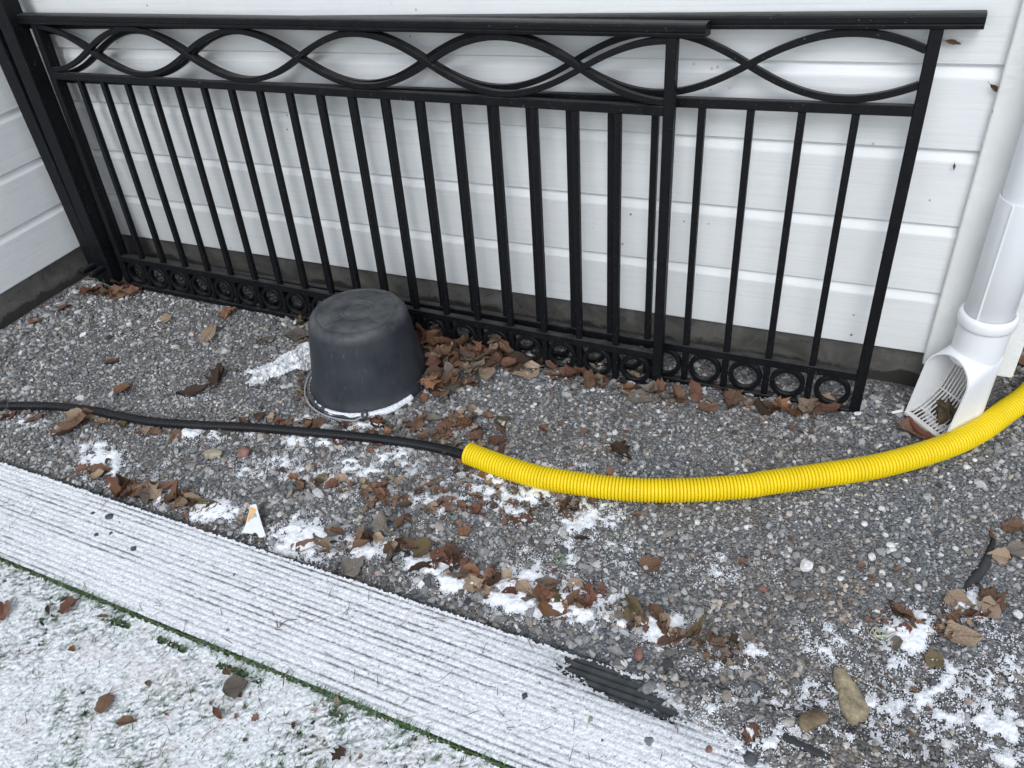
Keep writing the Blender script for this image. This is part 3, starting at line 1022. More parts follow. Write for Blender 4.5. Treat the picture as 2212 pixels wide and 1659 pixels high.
def blades(name, X, Y, zb, L, ang, lean, wd, cols):
    n = len(X)
    dx, dy = np.cos(ang), np.sin(ang)
    px, py = -dy, dx
    c, s = np.cos(lean), np.sin(lean)
    B = np.stack([X, Y, zb], -1)
    side = np.stack([px, py, np.zeros(n)], -1) * wd[:, None] / 2
    mid = B + np.stack([dx * c, dy * c, s], -1) * (L * 0.55)[:, None]
    tip = mid + np.stack([dx * np.cos(lean * .55), dy * np.cos(lean * .55), np.sin(lean * .55)], -1) * (L * 0.45)[:, None]
    V = np.stack([B - side, B + side, mid + side * .9, mid - side * .9, tip], 1).reshape(-1, 3)
    b0 = np.arange(n) * 5
    Fc = np.concatenate([np.stack([b0, b0 + 1, b0 + 2], -1), np.stack([b0, b0 + 2, b0 + 3], -1), np.stack([b0 + 3, b0 + 2, b0 + 4], -1)])
    return npmesh(name, V, Fc, 3, np.repeat(cols, 5, axis=0))


def turf_open(x, y):
    c_, s_ = math.cos(0.62), math.sin(0.62)
    a_, b_ = x * c_ + y * s_, -x * s_ + y * c_
    st_ = 0.6 * vnoise(a_, b_ * 2.6, 105.0, 70) + 0.4 * vnoise(a_, b_ * 2.2, 210.0, 71)
    return np.clip((st_ - 0.50) * 3.4, 0, 1) * np.clip(0.35 + 3.0 * (fbm(x, y, 12.0, 3, 72) - 0.40), 0.15, 1)


nb = 64000
bx = RNG.uniform(0.3, 2.4, nb); by = RNG.uniform(-1.62, DECK_Y0 - 0.004, nb)
cl = turf_open(bx, by)
keep_ = RNG.random(nb) < np.clip(cl * 2.0, 0.22, 1)
bx, by, cl = bx[keep_], by[keep_], cl[keep_]
# fringe along the edge of the carpet
nf = 5200
fx = RNG.uniform(0.3, 2.4, nf); fk = fbm(fx, fx * 0, 22.0, 3, 75)
fx = fx[RNG.random(nf) < np.clip((fk - 0.35) * 4.5, 0.12, 1)]
fy = DECK_Y0 - 0.004 - np.abs(RNG.normal(0, 0.0045, len(fx)))
fy2 = DECK_Y0 - 0.026 - np.abs(RNG.normal(0, 0.005, len(fx)))
sel = (fbm(fx, fx * 0, 14.0, 2, 77) > 0.52) & (fx < 1.75)
bx = np.concatenate([bx, fx, fx[sel]]); by = np.concatenate([by, fy, fy2[sel]])
n_ = len(bx)
g_ = RNG.random(n_)
cols = np.stack([0.035 + 0.05 * g_, 0.085 + 0.085 * g_, 0.028 + 0.03 * g_], -1)
fr_ = RNG.random(n_) < 0.35
cols[fr_] = cols[fr_] * 0.4 + np.array([0.20, 0.26, 0.21])
br_ = RNG.random(n_) < 0.06
cols[br_] = np.array([0.12, 0.075, 0.04])
me = blades('turf_blade', bx, by, RNG.uniform(0.004, 0.009, n_), RNG.uniform(0.010, 0.020, n_), RNG.normal(0.75, 0.7, n_), RNG.uniform(0.35, 0.9, n_),
            RNG.uniform(0.0010, 0.0018, n_), cols)
tag(link_mesh('turf_blades', me, M['blade']), 'short green artificial grass blades poking through the snow', 'grass', kind='stuff')
# edge thread of the carpet
xe = np.linspace(0.2, 2.45, 260)
V, Fc = sweep(np.stack([xe, DECK_Y0 - 0.003 + 0.0018 * (fbm(xe, xe * 0, 30, 2, 80) - .5), 0.0095 + 0.002 * (fbm(xe, xe * 0, 9, 2, 81) - .5)], -1), 0.0018, 6)
o = pyobj('turf_edge', V, Fc, M['moss'])
tag(o, kind='structure')


def turf_keep(X, Y):
    g2 = RNG.random(X.shape)
    e = np.clip((DECK_Y0 - 0.004 - Y) / 0.008, 0, 1)
    m2 = (np.abs(Y - (DECK_Y0 - 0.028)) < 0.006) & (fbm(X, X * 0, 14.0, 2, 77) > 0.53) & (X < 1.75) & (g2 > 0.25)
    return (turf_open(X, Y) < 0.80 + 0.2 * g2) & (e > 0.1 + 0.5 * g2) & ~m2


def turf_tint(X, Y):
    fr = np.clip((fbm(X, X * 0, 22.0, 3, 75) - 0.4) * 3, 0, 1) * np.clip((Y - (DECK_Y0 - 0.020)) / 0.012, 0, 1)
    c = 0.97 - 0.80 * turf_open(X, Y) - 0.45 * fr - 0.30 * RNG.random(X.shape)**2.0 - 0.35 * np.clip(fbm(X, Y, 190.0, 2, 78) - 0.5, 0, 1)
    col = lerp3(np.clip(c, 0.03, 1), (0.055, 0.095, 0.05), SNOW_C)
    # leaves lying under the snow show through as a faint reddish stain
    k = np.clip((fbm(X, Y, 19.0, 2, 79) - 0.68) * 4, 0, 0.20)
    return lerp3(k, (0, 0, 0), (1, 1, 1)) * np.array([0.66, 0.54, 0.53]) + col * (1 - k)[..., None]


def turf_h(X, Y):
    return 0.0085 + 0.0035 * RNG.random(X.shape)**2 + 0.005 * fbm(X, Y, 45, 3, 90) - 0.004 * turf_open(X, Y)


grid_sheet('turf_snow', 0.4, 2.36, -1.60, DECK_Y0 - 0.004, 0.0024, turf_h, turf_keep, M['thin_snow'], turf_tint,
           label='thin grainy snow cover on the green turf', cat='snow')

# ------------------------------------------------------------------ gravel
ICO_V = []
_b = bmesh.new(); bmesh.ops.create_icosphere(_b, subdivisions=1, radius=1.0)
_b.verts.ensure_lookup_table()
ICO_V = np.array([v.co[:] for v in _b.verts]); ICO_F = np.array([[v.index for v in f.verts] for f in _b.faces]); _b.free()


def rand_rot(n, flat=0.5):
    yaw = RNG.uniform(0, 2 * PI, n); ax = RNG.normal(0, flat, n); ay = RNG.normal(0, flat, n)
    cz, sz = np.cos(yaw), np.sin(yaw)
    Rz = np.zeros((n, 3, 3)); Rz[:, 0, 0] = cz; Rz[:, 0, 1] = -sz; Rz[:, 1, 0] = sz; Rz[:, 1, 1] = cz; Rz[:, 2, 2] = 1
    cx, sx_ = np.cos(ax), np.sin(ax)
    Rx = np.zeros((n, 3, 3)); Rx[:, 0, 0] = 1; Rx[:, 1, 1] = cx; Rx[:, 1, 2] = -sx_; Rx[:, 2, 1] = sx_; Rx[:, 2, 2] = cx
    cy, sy = np.cos(ay), np.sin(ay)
    Ry = np.zeros((n, 3, 3)); Ry[:, 1, 1] = 1; Ry[:, 0, 0] = cy; Ry[:, 0, 2] = sy; Ry[:, 2, 0] = -sy; Ry[:, 2, 2] = cy
    return Ry @ Rx @ Rz


def scatter_lumps(name, P, size, colors, aniso=True, base_v=None, base_f=None, nvar=24, rough=0.22):
    bv = ICO_V if base_v is None else base_v; bf = ICO_F if base_f is None else base_f
    n = len(P); m = len(bv)
    var = bv[None] * (1 + RNG.normal(0, rough, (nvar, m, 1)).clip(-.45, .45))
    pick = RNG.integers(0, nvar, n)
    S = np.stack([RNG.uniform(0.8, 1.35, n), RNG.uniform(0.65, 1.0, n), RNG.uniform(0.38, 0.75, n)], -1) if aniso else np.ones((n, 3))
    L = var[pick] * (S * size[:, None] * 0.5)[:, None, :]
    R_ = rand_rot(n, 0.35 if aniso else 1.0)
    Wd = np.einsum('nij,nmj->nmi', R_, L) + P[:, None, :]
    Fc = (np.arange(n)[:, None, None] * m + bf[None]).reshape(-1, 3)
    return npmesh(name, Wd.reshape(-1, 3), Fc, 3, np.repeat(colors, m, axis=0) if colors is not None else None)


def on_gravel(x, y):
    """where loose stones lie: not on the board or turf, more and more over their buried right end"""
    end = 2.10 + (DECK_Y1 - y) * 2.2
    return (y > DECK_Y1 - 0.002) | (x > end + RNG.normal(0.0, 0.05, x.shape)) 


def in_view(x, y, pad):
    """only scatter where the place can be seen from about here"""
    d = np.stack([x - CAM_LOC.x, y - CAM_LOC.y, np.full_like(x, -CAM_LOC.z)], -1) @ np.array(CAM_R)
    u = d[:, 0] / -d[:, 2] * F_PX + 1106; v = -d[:, 1] / -d[:, 2] * F_PX + 829.5
    return (d[:, 2] < 0) & (u > -pad) & (u < 2212 + pad) & (v > -pad) & (v < 1659 + pad)


NSTONE = 128000
sx_ = RNG.uniform(-0.0, 3.2, NSTONE); sy_ = RNG.uniform(-1.5, 0.30, NSTONE)
k_ = on_gravel(sx_, sy_) & in_view(sx_, sy_, 260) & ~((sy_ > 0.0) & (sx_ < 2.69)) & ~((sy_ < DECK_Y0) & (sx_ < 2.42))
sx_, sy_ = sx_[k_], sy_[k_]
coarse = fbm(sx_, sy_, 2.2, 3, 100)
# finer grit towards the lower right and the middle, coarser in the middle left
fine = np.clip((sx_ - 1.75) / 0.5, 0, 1) * np.clip((-0.1 - sy_) / 0.15, 0, 1)
med = 0.0088 + 0.005 * (coarse - 0.5) - 0.0016 * fine
big = RNG.random(len(sx_)) < (0.30 - 0.12 * fine + 0.35 * (coarse - 0.5))
sz_ = np.where(big, med * 1.22, 0.0056) * np.exp(RNG.normal(0, 0.36, len(sx_)))
sz_ = np.clip(sz_, 0.0030, 0.025)
order = np.argsort(sz_)
zz_ = gz(sx_, sy_) + sz_ * 0.10 + 0.0012 * RNG.random(len(sx_))
u_ = RNG.random(len(sx_)); val = np.exp(RNG.normal(0, 0.46, len(sx_)))
pal = np.array([[0.27, 0.27, 0.265], [0.205, 0.21, 0.215], [0.34, 0.335, 0.325], [0.28, 0.25, 0.215], [0.29, 0.235, 0.21], [0.56, 0.56, 0.55], [0.12, 0.13, 0.14]])
pk = np.searchsorted(np.cumsum([0.30, 0.24, 0.19, 0.13, 0.03, 0.030, 0.08]), u_).clip(0, 6)
colr = pal[pk] * val[:, None].clip(0.45, 1.8)
brn = np.clip((fbm(sx_, sy_, 3.0, 3, 110) - 0.5) * 3, 0, 1)[:, None] * fine[:, None]
colr = colr * (1 - 0.34 * brn * np.array([0.2, 0.6, 1.0]))
me = scatter_lumps('gravel', np.stack([sx_, sy_, zz_], -1), sz_, colr.clip(0.02, 0.75))
tag(link_mesh('gravel', me, M['stone']), 'loose grey crushed stone covering the ground', 'gravel', kind='stuff')

# ------------------------------------------------------------------ snow on the gravel
BLOBS = [(220, 1000, 45, 45, 1.0), (335, 1045, 55, 35, .9), (455, 1100, 70, 22, 1.1), (650, 1165, 100, 35, 1.1), (800, 1192, 70, 22, .9), (930, 1222, 70, 24, 1.0), (990, 1255, 80, 30, 1.1),
         (1130, 1275, 80, 40, 1.1), (1240, 1305, 90, 38, 1.1), (1440, 1360, 60, 30, 1.0), (1600, 1400, 60, 24, 1.0), (1340, 1340, 40, 20, .8),
         (60, 910, 60, 14, .6), (430, 935, 110, 18, .8), (660, 955, 90, 18, .7), (700, 1020, 170, 55, .56), (830, 980, 80, 30, .5), (1010, 1010, 60, 30, .6),
         (880, 1000, 60, 30, .5), (1120, 1060, 150, 60, .80), (1210, 1120, 140, 40, .70), (1000, 1080, 120, 40, .55), (1370, 1200, 60, 45, .55),
         (1255, 1180, 120, 40, .5), (560, 1010, 90, 40, .5), (690, 905, 60, 10, .8), (805, 915, 60, 10, .6), (395, 850, 50, 20, .5),
         (1780, 1385, 130, 40, .40), (1960, 1370, 60, 40, 1.0), (2090, 1310, 50, 30, .7), (1900, 1480, 240, 90, .54), (2100, 1590, 200, 100, .64), (1760, 1620, 190, 70, .62),
         (1560, 1625, 160, 45, 1.1), (1480, 1570, 90, 40, .9), (1950, 1640, 150, 40, .6), (2150, 1480, 110, 90, .52), (1700, 1500, 120, 40, .40), (1560, 1430, 100, 30, .5),
         (1540, 1240, 160, 40, .28), (2190, 1640, 90, 40, .7)]
BL = []
for u, v, ru, rv, s_ in BLOBS:
    p = at(u, v); px = at(u + ru, v); py = at(u, v - rv)
    BL.append((p.x, p.y, np.linalg.inv(np.array([[px.x - p.x, py.x - p.x], [px.y - p.y, py.y - p.y]])), s_))


def snow_amount(X, Y):
    S = np.zeros_like(X)
    for cx_, cy_, Mi, s_ in BL:
        dx, dy = X - cx_, Y - cy_
        a_ = Mi[0, 0] * dx + Mi[0, 1] * dy; b_ = Mi[1, 0] * dx + Mi[1, 1] * dy
        S = np.maximum(S, s_ * np.exp(-(a_**2 + b_**2) * 0.75))
    nz = 0.5 * fbm(X, Y, 18.0, 3, 120) + 0.5 * fbm(X, Y, 75.0, 3, 124)
    return S * (0.55 + 0.9 * nz) + 1.7 * (nz - 0.5) * (S > 0.10)


def gs_keep(X, Y):
    return (snow_amount(X, Y) + 0.42 * (RNG.random(X.shape) - 0.5) > 0.56) & ((Y > DECK_Y1 + 0.002) | (X > deck_end(X, Y) + 0.06))


def gs_h(X, Y):
    a_ = snow_amount(X, Y)
    return gz(X, Y) + 0.0016 + 0.013 * np.clip(a_ - 0.5, 0, 0.6) + 0.0030 * RNG.random(X.shape)


grid_sheet('ground_snow', 0.35, 3.0, -1.2, -0.28, 0.0030, gs_h, gs_keep, M['thin_snow'], lambda X, Y: lerp3(np.clip(0.45 + 1.1 * (snow_amount(X, Y) - 0.45) + 0.25 * RNG.random(X.shape) - 0.1, 0.3, 1), (0.22, 0.22, 0.22), SNOW_C),
           label='patches of dry powder snow caught between stones and leaves', cat='snow')
# loose crumbs of snow on and between the stones
OCT_V = np.array([[1, 0, 0], [-1, 0, 0], [0, 1, 0], [0, -1, 0], [0, 0, 1], [0, 0, -1]], float)
OCT_F = np.array([[0, 2, 4], [2, 1, 4], [1, 3, 4], [3, 0, 4], [2, 0, 5], [1, 2, 5], [3, 1, 5], [0, 3, 5]])
nc = 900000
cx_ = RNG.uniform(0.35, 3.0, nc); cy_ = RNG.uniform(-1.2, -0.28, nc)
am = snow_amount(cx_, cy_)
kk = (RNG.random(nc) < np.clip((am - 0.26) * 1.0, 0, 0.5)) & ((cy_ > DECK_Y1) | (cx_ > deck_end(cx_, cy_))) & in_view(cx_, cy_, 200)
cx_, cy_, am = cx_[kk][:130000], cy_[kk][:130000], am[kk][:130000]
cz_ = gz(cx_, cy_) + RNG.uniform(0.0015, 0.0055, len(cx_)) + 0.006 * np.clip(am - 0.5, 0, .6)
me = scatter_lumps('snow_crumbs', np.stack([cx_, cy_, cz_], -1), RNG.uniform(0.0013, 0.0034, len(cx_)), None, False, OCT_V, OCT_F, 10, 0.2)
tag(link_mesh('snow_crumbs', me, M['snow']), 'loose snow grains sprinkled over stones and leaves', 'snow', kind='stuff')
# snow on the flange of the tub
na_ = 220
V, Fc = [], []
for k in range(na_):
    a_ = math.radians(-205 + 190 * k / (na_ - 1))
    wv = 0.9 + 0.5 * (random.random() - 0.5)
    on = 0.9 + 1.2 * (float(fbm(np.array([a_ * 0.4]), np.array([0.0]), 9.0, 2, 130)[0]) - 0.5)
    r0, r1 = 0.1475, 0.1475 + 0.0135 * min(1, max(0.25, on))
    for r_, z_ in ((r0, 0.013), (r0 + 0.002, 0.0165 + 0.001 * wv), ((r0 + r1) / 2, 0.0165 + 0.0015 * wv), (r1, 0.012 + 0.001 * wv), (r1 + 0.001, 0.007)):
        V.append((BK.x + r_ * math.cos(a_) + random.uniform(-.0008, .0008), BK.y + r_ * math.sin(a_) + random.uniform(-.0008, .0008), z_ + random.uniform(-.0006, .0006)))
for k in range(na_ - 1):
    for q in range(4): Fc.append((k * 5 + q, (k + 1) * 5 + q, (k + 1) * 5 + q + 1, k * 5 + q + 1))
o = fix_normals(pyobj('rim_snow', V, Fc, M['snow'], None, True))
tag(o, 'curved ridge of white snow lying on the rim of the upturned black tub', 'snow', kind='stuff')

# ------------------------------------------------------------------ dry leaves
def leaf_mesh(shape, curl, col, seed):
    rg = np.random.default_rng(seed)
    ns = 8 if shape in ('ovate', 'round', 'narrow') else 11
    t = np.linspace(0, 1, ns)
    if shape == 'ovate': wdt = 0.36 * np.sin(PI * t**0.72)**0.9
    elif shape == 'round': wdt = 0.47 * np.sqrt(np.clip(1 - (2 * t - 1)**2, 0, 1))
    elif shape == 'narrow': wdt = 0.2 * np.sin(PI * t**0.9)
    else:
        wdt = np.array([0.03, 0.30, 0.20, 0.50, 0.46, 0.24, 0.36, 0.30, 0.13, 0.10, 0.0])
    wdt = wdt * (1 + rg.normal(0, 0.10, ns)); wdt[-1] = 0.004; wdt[0] = max(0.01, wdt[0] * .3)
    acr = np.array([-1, -0.55, 0, 0.55, 1])
    V = []
    bend = rg.uniform(-0.25, 0.35) + curl * 0.6
    tw = rg.normal(0, 0.25)
    ph = rg.uniform(0, 6, 4)
    for i_, ti in enumerate(t):
        jl, jr = 1 + rg.normal(0, 0.10), 1 + rg.normal(0, 0.10)
        for a_ in acr:
            jj = jl if a_ < 0 else jr
            yy = a_ * wdt[i_] * jj
            xx = ti - 0.5 + (0.06 * abs(a_) if shape != 'lobed' else 0.12 * abs(a_) * (1 if i_ in (3, 6) else -0.3))
            z = curl * 1.15 * (abs(a_)**1.6) * wdt[i_] + 0.02
            z += 0.05 * math.sin(7 * xx + 4 * a_ + ph[0]) + 0.035 * math.sin(13 * yy + ph[1]) + rg.normal(0, 0.010)
            z += bend * (ti - 0.5)**2
            if curl > 0.5: yy *= (1 - 0.30 * curl * abs(a_))
            V.append((xx, yy, z + tw * yy * (ti - 0.5) * 2))
    Fc = []
    for i_ in range(ns - 1):
        for q in range(4): Fc.append((i_ * 5 + q, (i_ + 1) * 5 + q, (i_ + 1) * 5 + q + 1, i_ * 5 + q + 1))
    # stalk
    b = len(V); z0 = V[2][2]
    ln = rg.uniform(0.12, 0.42); cv = rg.normal(0, 0.15)
    for s_ in (0.0, 0.5, 1.0):
        x_ = -0.5 + 0.02 - ln * s_
        V += [(x_, cv * s_**2 - 0.011, z0 + 0.02 * s_), (x_, cv * s_**2 + 0.011, z0 + 0.02 * s_), (x_, cv * s_**2, z0 + 0.02 + 0.02 * s_)]
    for s_ in range(2):
        for q in range(3): Fc.append((b + s_ * 3 + q, b + s_ * 3 + (q + 1) % 3, b + (s_ + 1) * 3 + (q + 1) % 3, b + (s_ + 1) * 3 + q))
    me = bpy.data.meshes.new('leaf')
    me.from_pydata(V, [], Fc); me.materials.append(LEAF_MAT[col]); me.shade_smooth()
    return me


LEAF_CACHE = {}


def get_leaf(shape, curl, col, var):
    key = (shape, curl, col, var)
    if key not in LEAF_CACHE:
        LEAF_CACHE[key] = leaf_mesh(shape, curl, col, (hash(shape + col) % 1 if False else sum(map(ord, shape + col))) * 31 + int(curl * 10) * 7 + var)
    return LEAF_CACHE[key]


N_LEAF = 0


def put_leaf(p, length, shape, col, yaw, label, group, curl=0.2, tilt=0.3, up=False, lift=0.0):
    global N_LEAF
    N_LEAF += 1
    me = get_leaf(shape, curl, col, random.randrange(4))
    o = link_mesh('dry_leaf', me)
    z = gz1(p[0], p[1])
    if p[1] < DECK_Y1: z = max(z, DECK_TOP)
    if p[1] < DECK_Y0: z = max(z, 0.0125)
    o.location = (p[0], p[1], z + 0.0045 + lift + (length * 0.30 if up else 0))
    o.scale = (length * 1.1,) * 3
    if up: o.rotation_euler = (random.uniform(-.4, .4), random.uniform(-1.4, -0.9), yaw)
    else: o.rotation_euler = (random.gauss(0, tilt * .6), random.gauss(0, tilt * .6), yaw)
    tag(o, label, 'leaf', group)
    return o


# leaves that can be told apart: survey u, v, length, shape, colour, curl, upright, label
NAMED = [
    (237, 1529, 44, 'round', 'brown', .15, 0, 'large round brown leaf lying alone on the snowy turf'),
    (160, 1322, 46, 'ovate', 'reddish brown', .3, 0, 'snow dusted reddish leaf with its stalk over the turf edge'),
    (14, 1332, 60, 'ovate', 'reddish brown', .3, 0, 'long reddish leaf half under snow at the left border of the turf'),
    (114, 1328, 26, 'narrow', 'dark brown', .6, 0, 'small dark folded leaf on the snow beside the turf edge'),
    (101, 1361, 20, 'narrow', 'dark brown', .9, 0, 'tiny dark curled leaf on the snow, left of the turf corner'),
    (232, 1344, 26, 'narrow', 'brown', .9, 0, 'curled thin brown leaf hanging on the turf fringe'),
    (167, 1414, 20, 'ovate', 'orange brown', .6, 0, 'small crumpled orange brown leaf on the snowy turf'),
    (282, 1572, 34, 'ovate', 'brown', .5, 0, 'narrow half snow covered leaf below the large round leaf'),
    (500, 1466, 26, 'ovate', 'brown', .5, 0, 'small brown folded leaf with stalk on the middle of the turf'),
    (518, 1497, 48, 'round', 'greyish', .2, 0, 'greyish flat leaf frosted with snow on the turf'),
    (477, 1552, 36, 'narrow', 'reddish brown', .5, 0, 'slim reddish leaf edge showing out of turf snow'),
    (733, 1529, 24, 'narrow', 'tan', .4, 0, 'small tan seed shaped leaf beside the green turf edge'),
    (735, 1644, 34, 'lobed', 'dark brown', .4, 0, 'dark lobed leaf at the lower middle of the turf'),
    (150, 928, 78, 'ovate', 'brown', .25, 0, 'broad brown serrated leaf just below the black conduit at left'),
    (420, 852, 68, 'narrow', 'dark brown', .6, 0, 'long curled dark leaf with snow on it above the black conduit'),
    (267, 844, 38, 'round', 'orange brown', .3, 0, 'mottled round leaf above the black conduit at left'),
    (452, 727, 56, 'ovate', 'tan', .25, 0, 'pale tan leaf with holes on bare gravel left of the tub'),
    (142, 667, 32, 'ovate', 'reddish brown', .3, 0, 'lone reddish leaf on gravel near the side wall plinth'),
    (77, 697, 22, 'round', 'orange brown', .3, 0, 'small orange brown leaf closest to the side wall'),
    (357, 693, 32, 'ovate', 'tan', .3, 0, 'small tan leaf on gravel in front of the left fence rings'),
    (240, 785, 36, 'narrow', 'brown', .6, 0, 'twisted brown leaf alone on the gravel at left'),
    (475, 815, 60, 'lobed', 'dark brown', .7, 0, 'dark crumpled leaf clump left of the plastic film'),
    (492, 682, 42, 'lobed', 'orange brown', .4, 0, 'orange brown lobed leaf at the foot of the fence left of the tub'),
    (648, 728, 58, 'ovate', 'greyish', .25, 0, 'greyish flat leaf tucked behind the left side of the tub'),
    (655, 697, 44, 'narrow', 'olive brown', .9, 0, 'rolled olive leaf leaning between tub and fence'),
    (577, 740, 32, 'round', 'greyish', .3, 0, 'grey round leaf on gravel above the plastic film'),
    (1048, 801, 44, 'ovate', 'reddish brown', .2, 0, 'bright reddish oval leaf on the heap right of the tub'),
    (985, 802, 54, 'ovate', 'orange brown', .3, 1, 'tall orange brown leaf standing in the heap right of the tub'),
    (962, 747, 56, 'ovate', 'tan', .25, 0, 'wide pale leaf on top of the heap beside the fence rings'),
    (915, 716, 48, 'lobed', 'orange brown', .5, 1, 'upright orange leaf wedged between tub and fence'),
    (1138, 806, 62, 'ovate', 'tan', .3, 0, 'pale spotted leaf lying against the bottom rail'),
    (1213, 816, 70, 'lobed', 'reddish brown', .35, 0, 'large dark red toothed leaf lying against the bottom rail'),
    (1381, 861, 54, 'ovate', 'greyish', .2, 0, 'grey green oval leaf on gravel below the front panel post'),
    (1463, 860, 30, 'round', 'brown', .3, 0, 'small round brown leaf right of the grey oval leaf'),
    (1497, 846, 36, 'ovate', 'reddish brown', .5, 1, 'curled reddish leaf standing at the bottom rail'),
    (1528, 884, 48, 'ovate', 'brown', .3, 0, 'brown leaf with pale snow flake on gravel below the rings'),
    (1580, 872, 54, 'lobed', 'brown', .5, 0, 'jagged brown leaf in the cluster below the rings'),
    (1622, 872, 30, 'round', 'tan', .2, 0, 'round beige leaf in the cluster below the last rings'),
    (1721, 893, 64, 'ovate', 'orange brown', .3, 0, 'long spotted brown leaf below the last two rings'),
    (1343, 979, 54, 'lobed', 'dark brown', .7, 0, 'crumpled dark leaf clump above the yellow conduit'),
    (1128, 1124, 50, 'lobed', 'reddish brown', .15, 0, 'flat pinkish lobed leaf below the yellow conduit'),
    (1068, 1046, 46, 'lobed', 'tan', .3, 0, 'oak shaped tan leaf just under the yellow conduit'),
    (1403, 1228, 44, 'round', 'brown', .4, 0, 'round brown leaf holding a spoonful of snow'),
    (1256, 1170, 36, 'narrow', 'dark brown', .9, 0, 'dark curled leaf in the snow below the yellow conduit'),
    (1003, 1152, 32, 'round', 'orange brown', .3, 0, 'yellowish round leaf among the stones in the middle'),
    (738, 957, 30, 'round', 'reddish brown', .4, 0, 'bright red brown leaf just below the black conduit'),
    (900, 919, 58, 'lobed', 'brown', .3, 0, 'wide ragged brown leaf between the tub and the black conduit'),
    (835, 1134, 52, 'ovate', 'greyish', .5, 1, 'grey leaf standing upright in the middle leaf band'),
    (873, 1144, 46, 'ovate', 'brown', .6, 1, 'brown folded leaf standing right of the grey upright leaf'),
    (850, 1219, 54, 'ovate', 'greyish', .4, 1, 'grey brown leaf standing on snow close to the board'),
    (663, 1184, 48, 'ovate', 'brown', .4, 0, 'brown folded leaf on snow right of the white broken plate'),
    (763, 1229, 54, 'ovate', 'greyish', .5, 0, 'greyish leaf lying on the far edge of the board'),
    (1193, 1316, 60, 'round', 'orange brown', .35, 0, 'orange brown leaf with a pocket of snow near the board'),
    (1371, 1316, 74, 'narrow', 'olive brown', .8, 0, 'long olive curled leaf bent like an arch over snow'),
    (1278, 1279, 52, 'lobed', 'reddish brown', .25, 0, 'flat reddish leaf beside the beige leaf in the band'),
    (1241, 1271, 42, 'ovate', 'tan', .3, 0, 'smooth beige leaf in the snowy band'),
    (1418, 1331, 50, 'ovate', 'brown', .7, 0, 'crumpled brown leaf right of the long olive leaf'),
    (1506, 1366, 62, 'narrow', 'olive brown', .8, 0, 'wavy olive leaf in the clump at the right end of the band'),
    (1540, 1400, 58, 'ovate', 'brown', .6, 1, 'fanned brown leaf at the right end of the leaf band'),
    (1618, 1601, 46, 'lobed', 'reddish brown', .3, 0, 'bright rust red leaf on snow beyond the end of the board'),
    (1946, 1334, 76, 'narrow', 'brown', .8, 0, 'long curled brown leaf at the back of the right cluster'),
    (2069, 1309, 66, 'ovate', 'tan', .2, 0, 'large pale pinkish leaf sprinkled with snow at right'),
    (2134, 1291, 64, 'lobed', 'brown', .5, 0, 'big crumpled brown leaf farthest right in the cluster'),
    (1936, 1399, 32, 'round', 'greyish', .3, 1, 'small grey round leaf standing in front of the right cluster'),
    (2074, 1381, 70, 'ovate', 'tan', .3, 0, 'big tan oval leaf pointing down in the right cluster'),
    (2014, 1429, 38, 'round', 'olive brown', .2, 0, 'olive round leaf lowest in the right cluster'),
    (1971, 934, 66, 'ovate', 'brown', .4, 0, 'wide brown leaf on gravel under the mouth of the leaf trap'),
    (2136, 1157, 32, 'narrow', 'orange brown', .6, 1, 'small orange leaf standing by the black cloth scrap'),
    (2196, 1139, 48, 'lobed', 'brown', .4, 0, 'brown lobed leaf at the right border above the cloth scrap'),
    (2196, 1190, 50, 'ovate', 'greyish', .3, 0, 'grey leaf at the right border beside the cloth scrap'),
    (2159, 1202, 42, 'ovate', 'tan', .4, 0, 'light brown leaf below the cloth scrap at right'),
    (2206, 785, 46, 'ovate', 'orange brown', .3, 0, 'brown leaf on gravel behind the corner board beside the yellow conduit'),
]
for u, v, L_, shp, col, curl, up, lab in NAMED:
    p = at(u, v)
    put_leaf((p.x, p.y), size_at(p, L_) * 1.0, shp, col, random.uniform(0, 6.28), lab, None, curl, 0.22, bool(up), 0.004 if 'heap' in lab else 0.0)

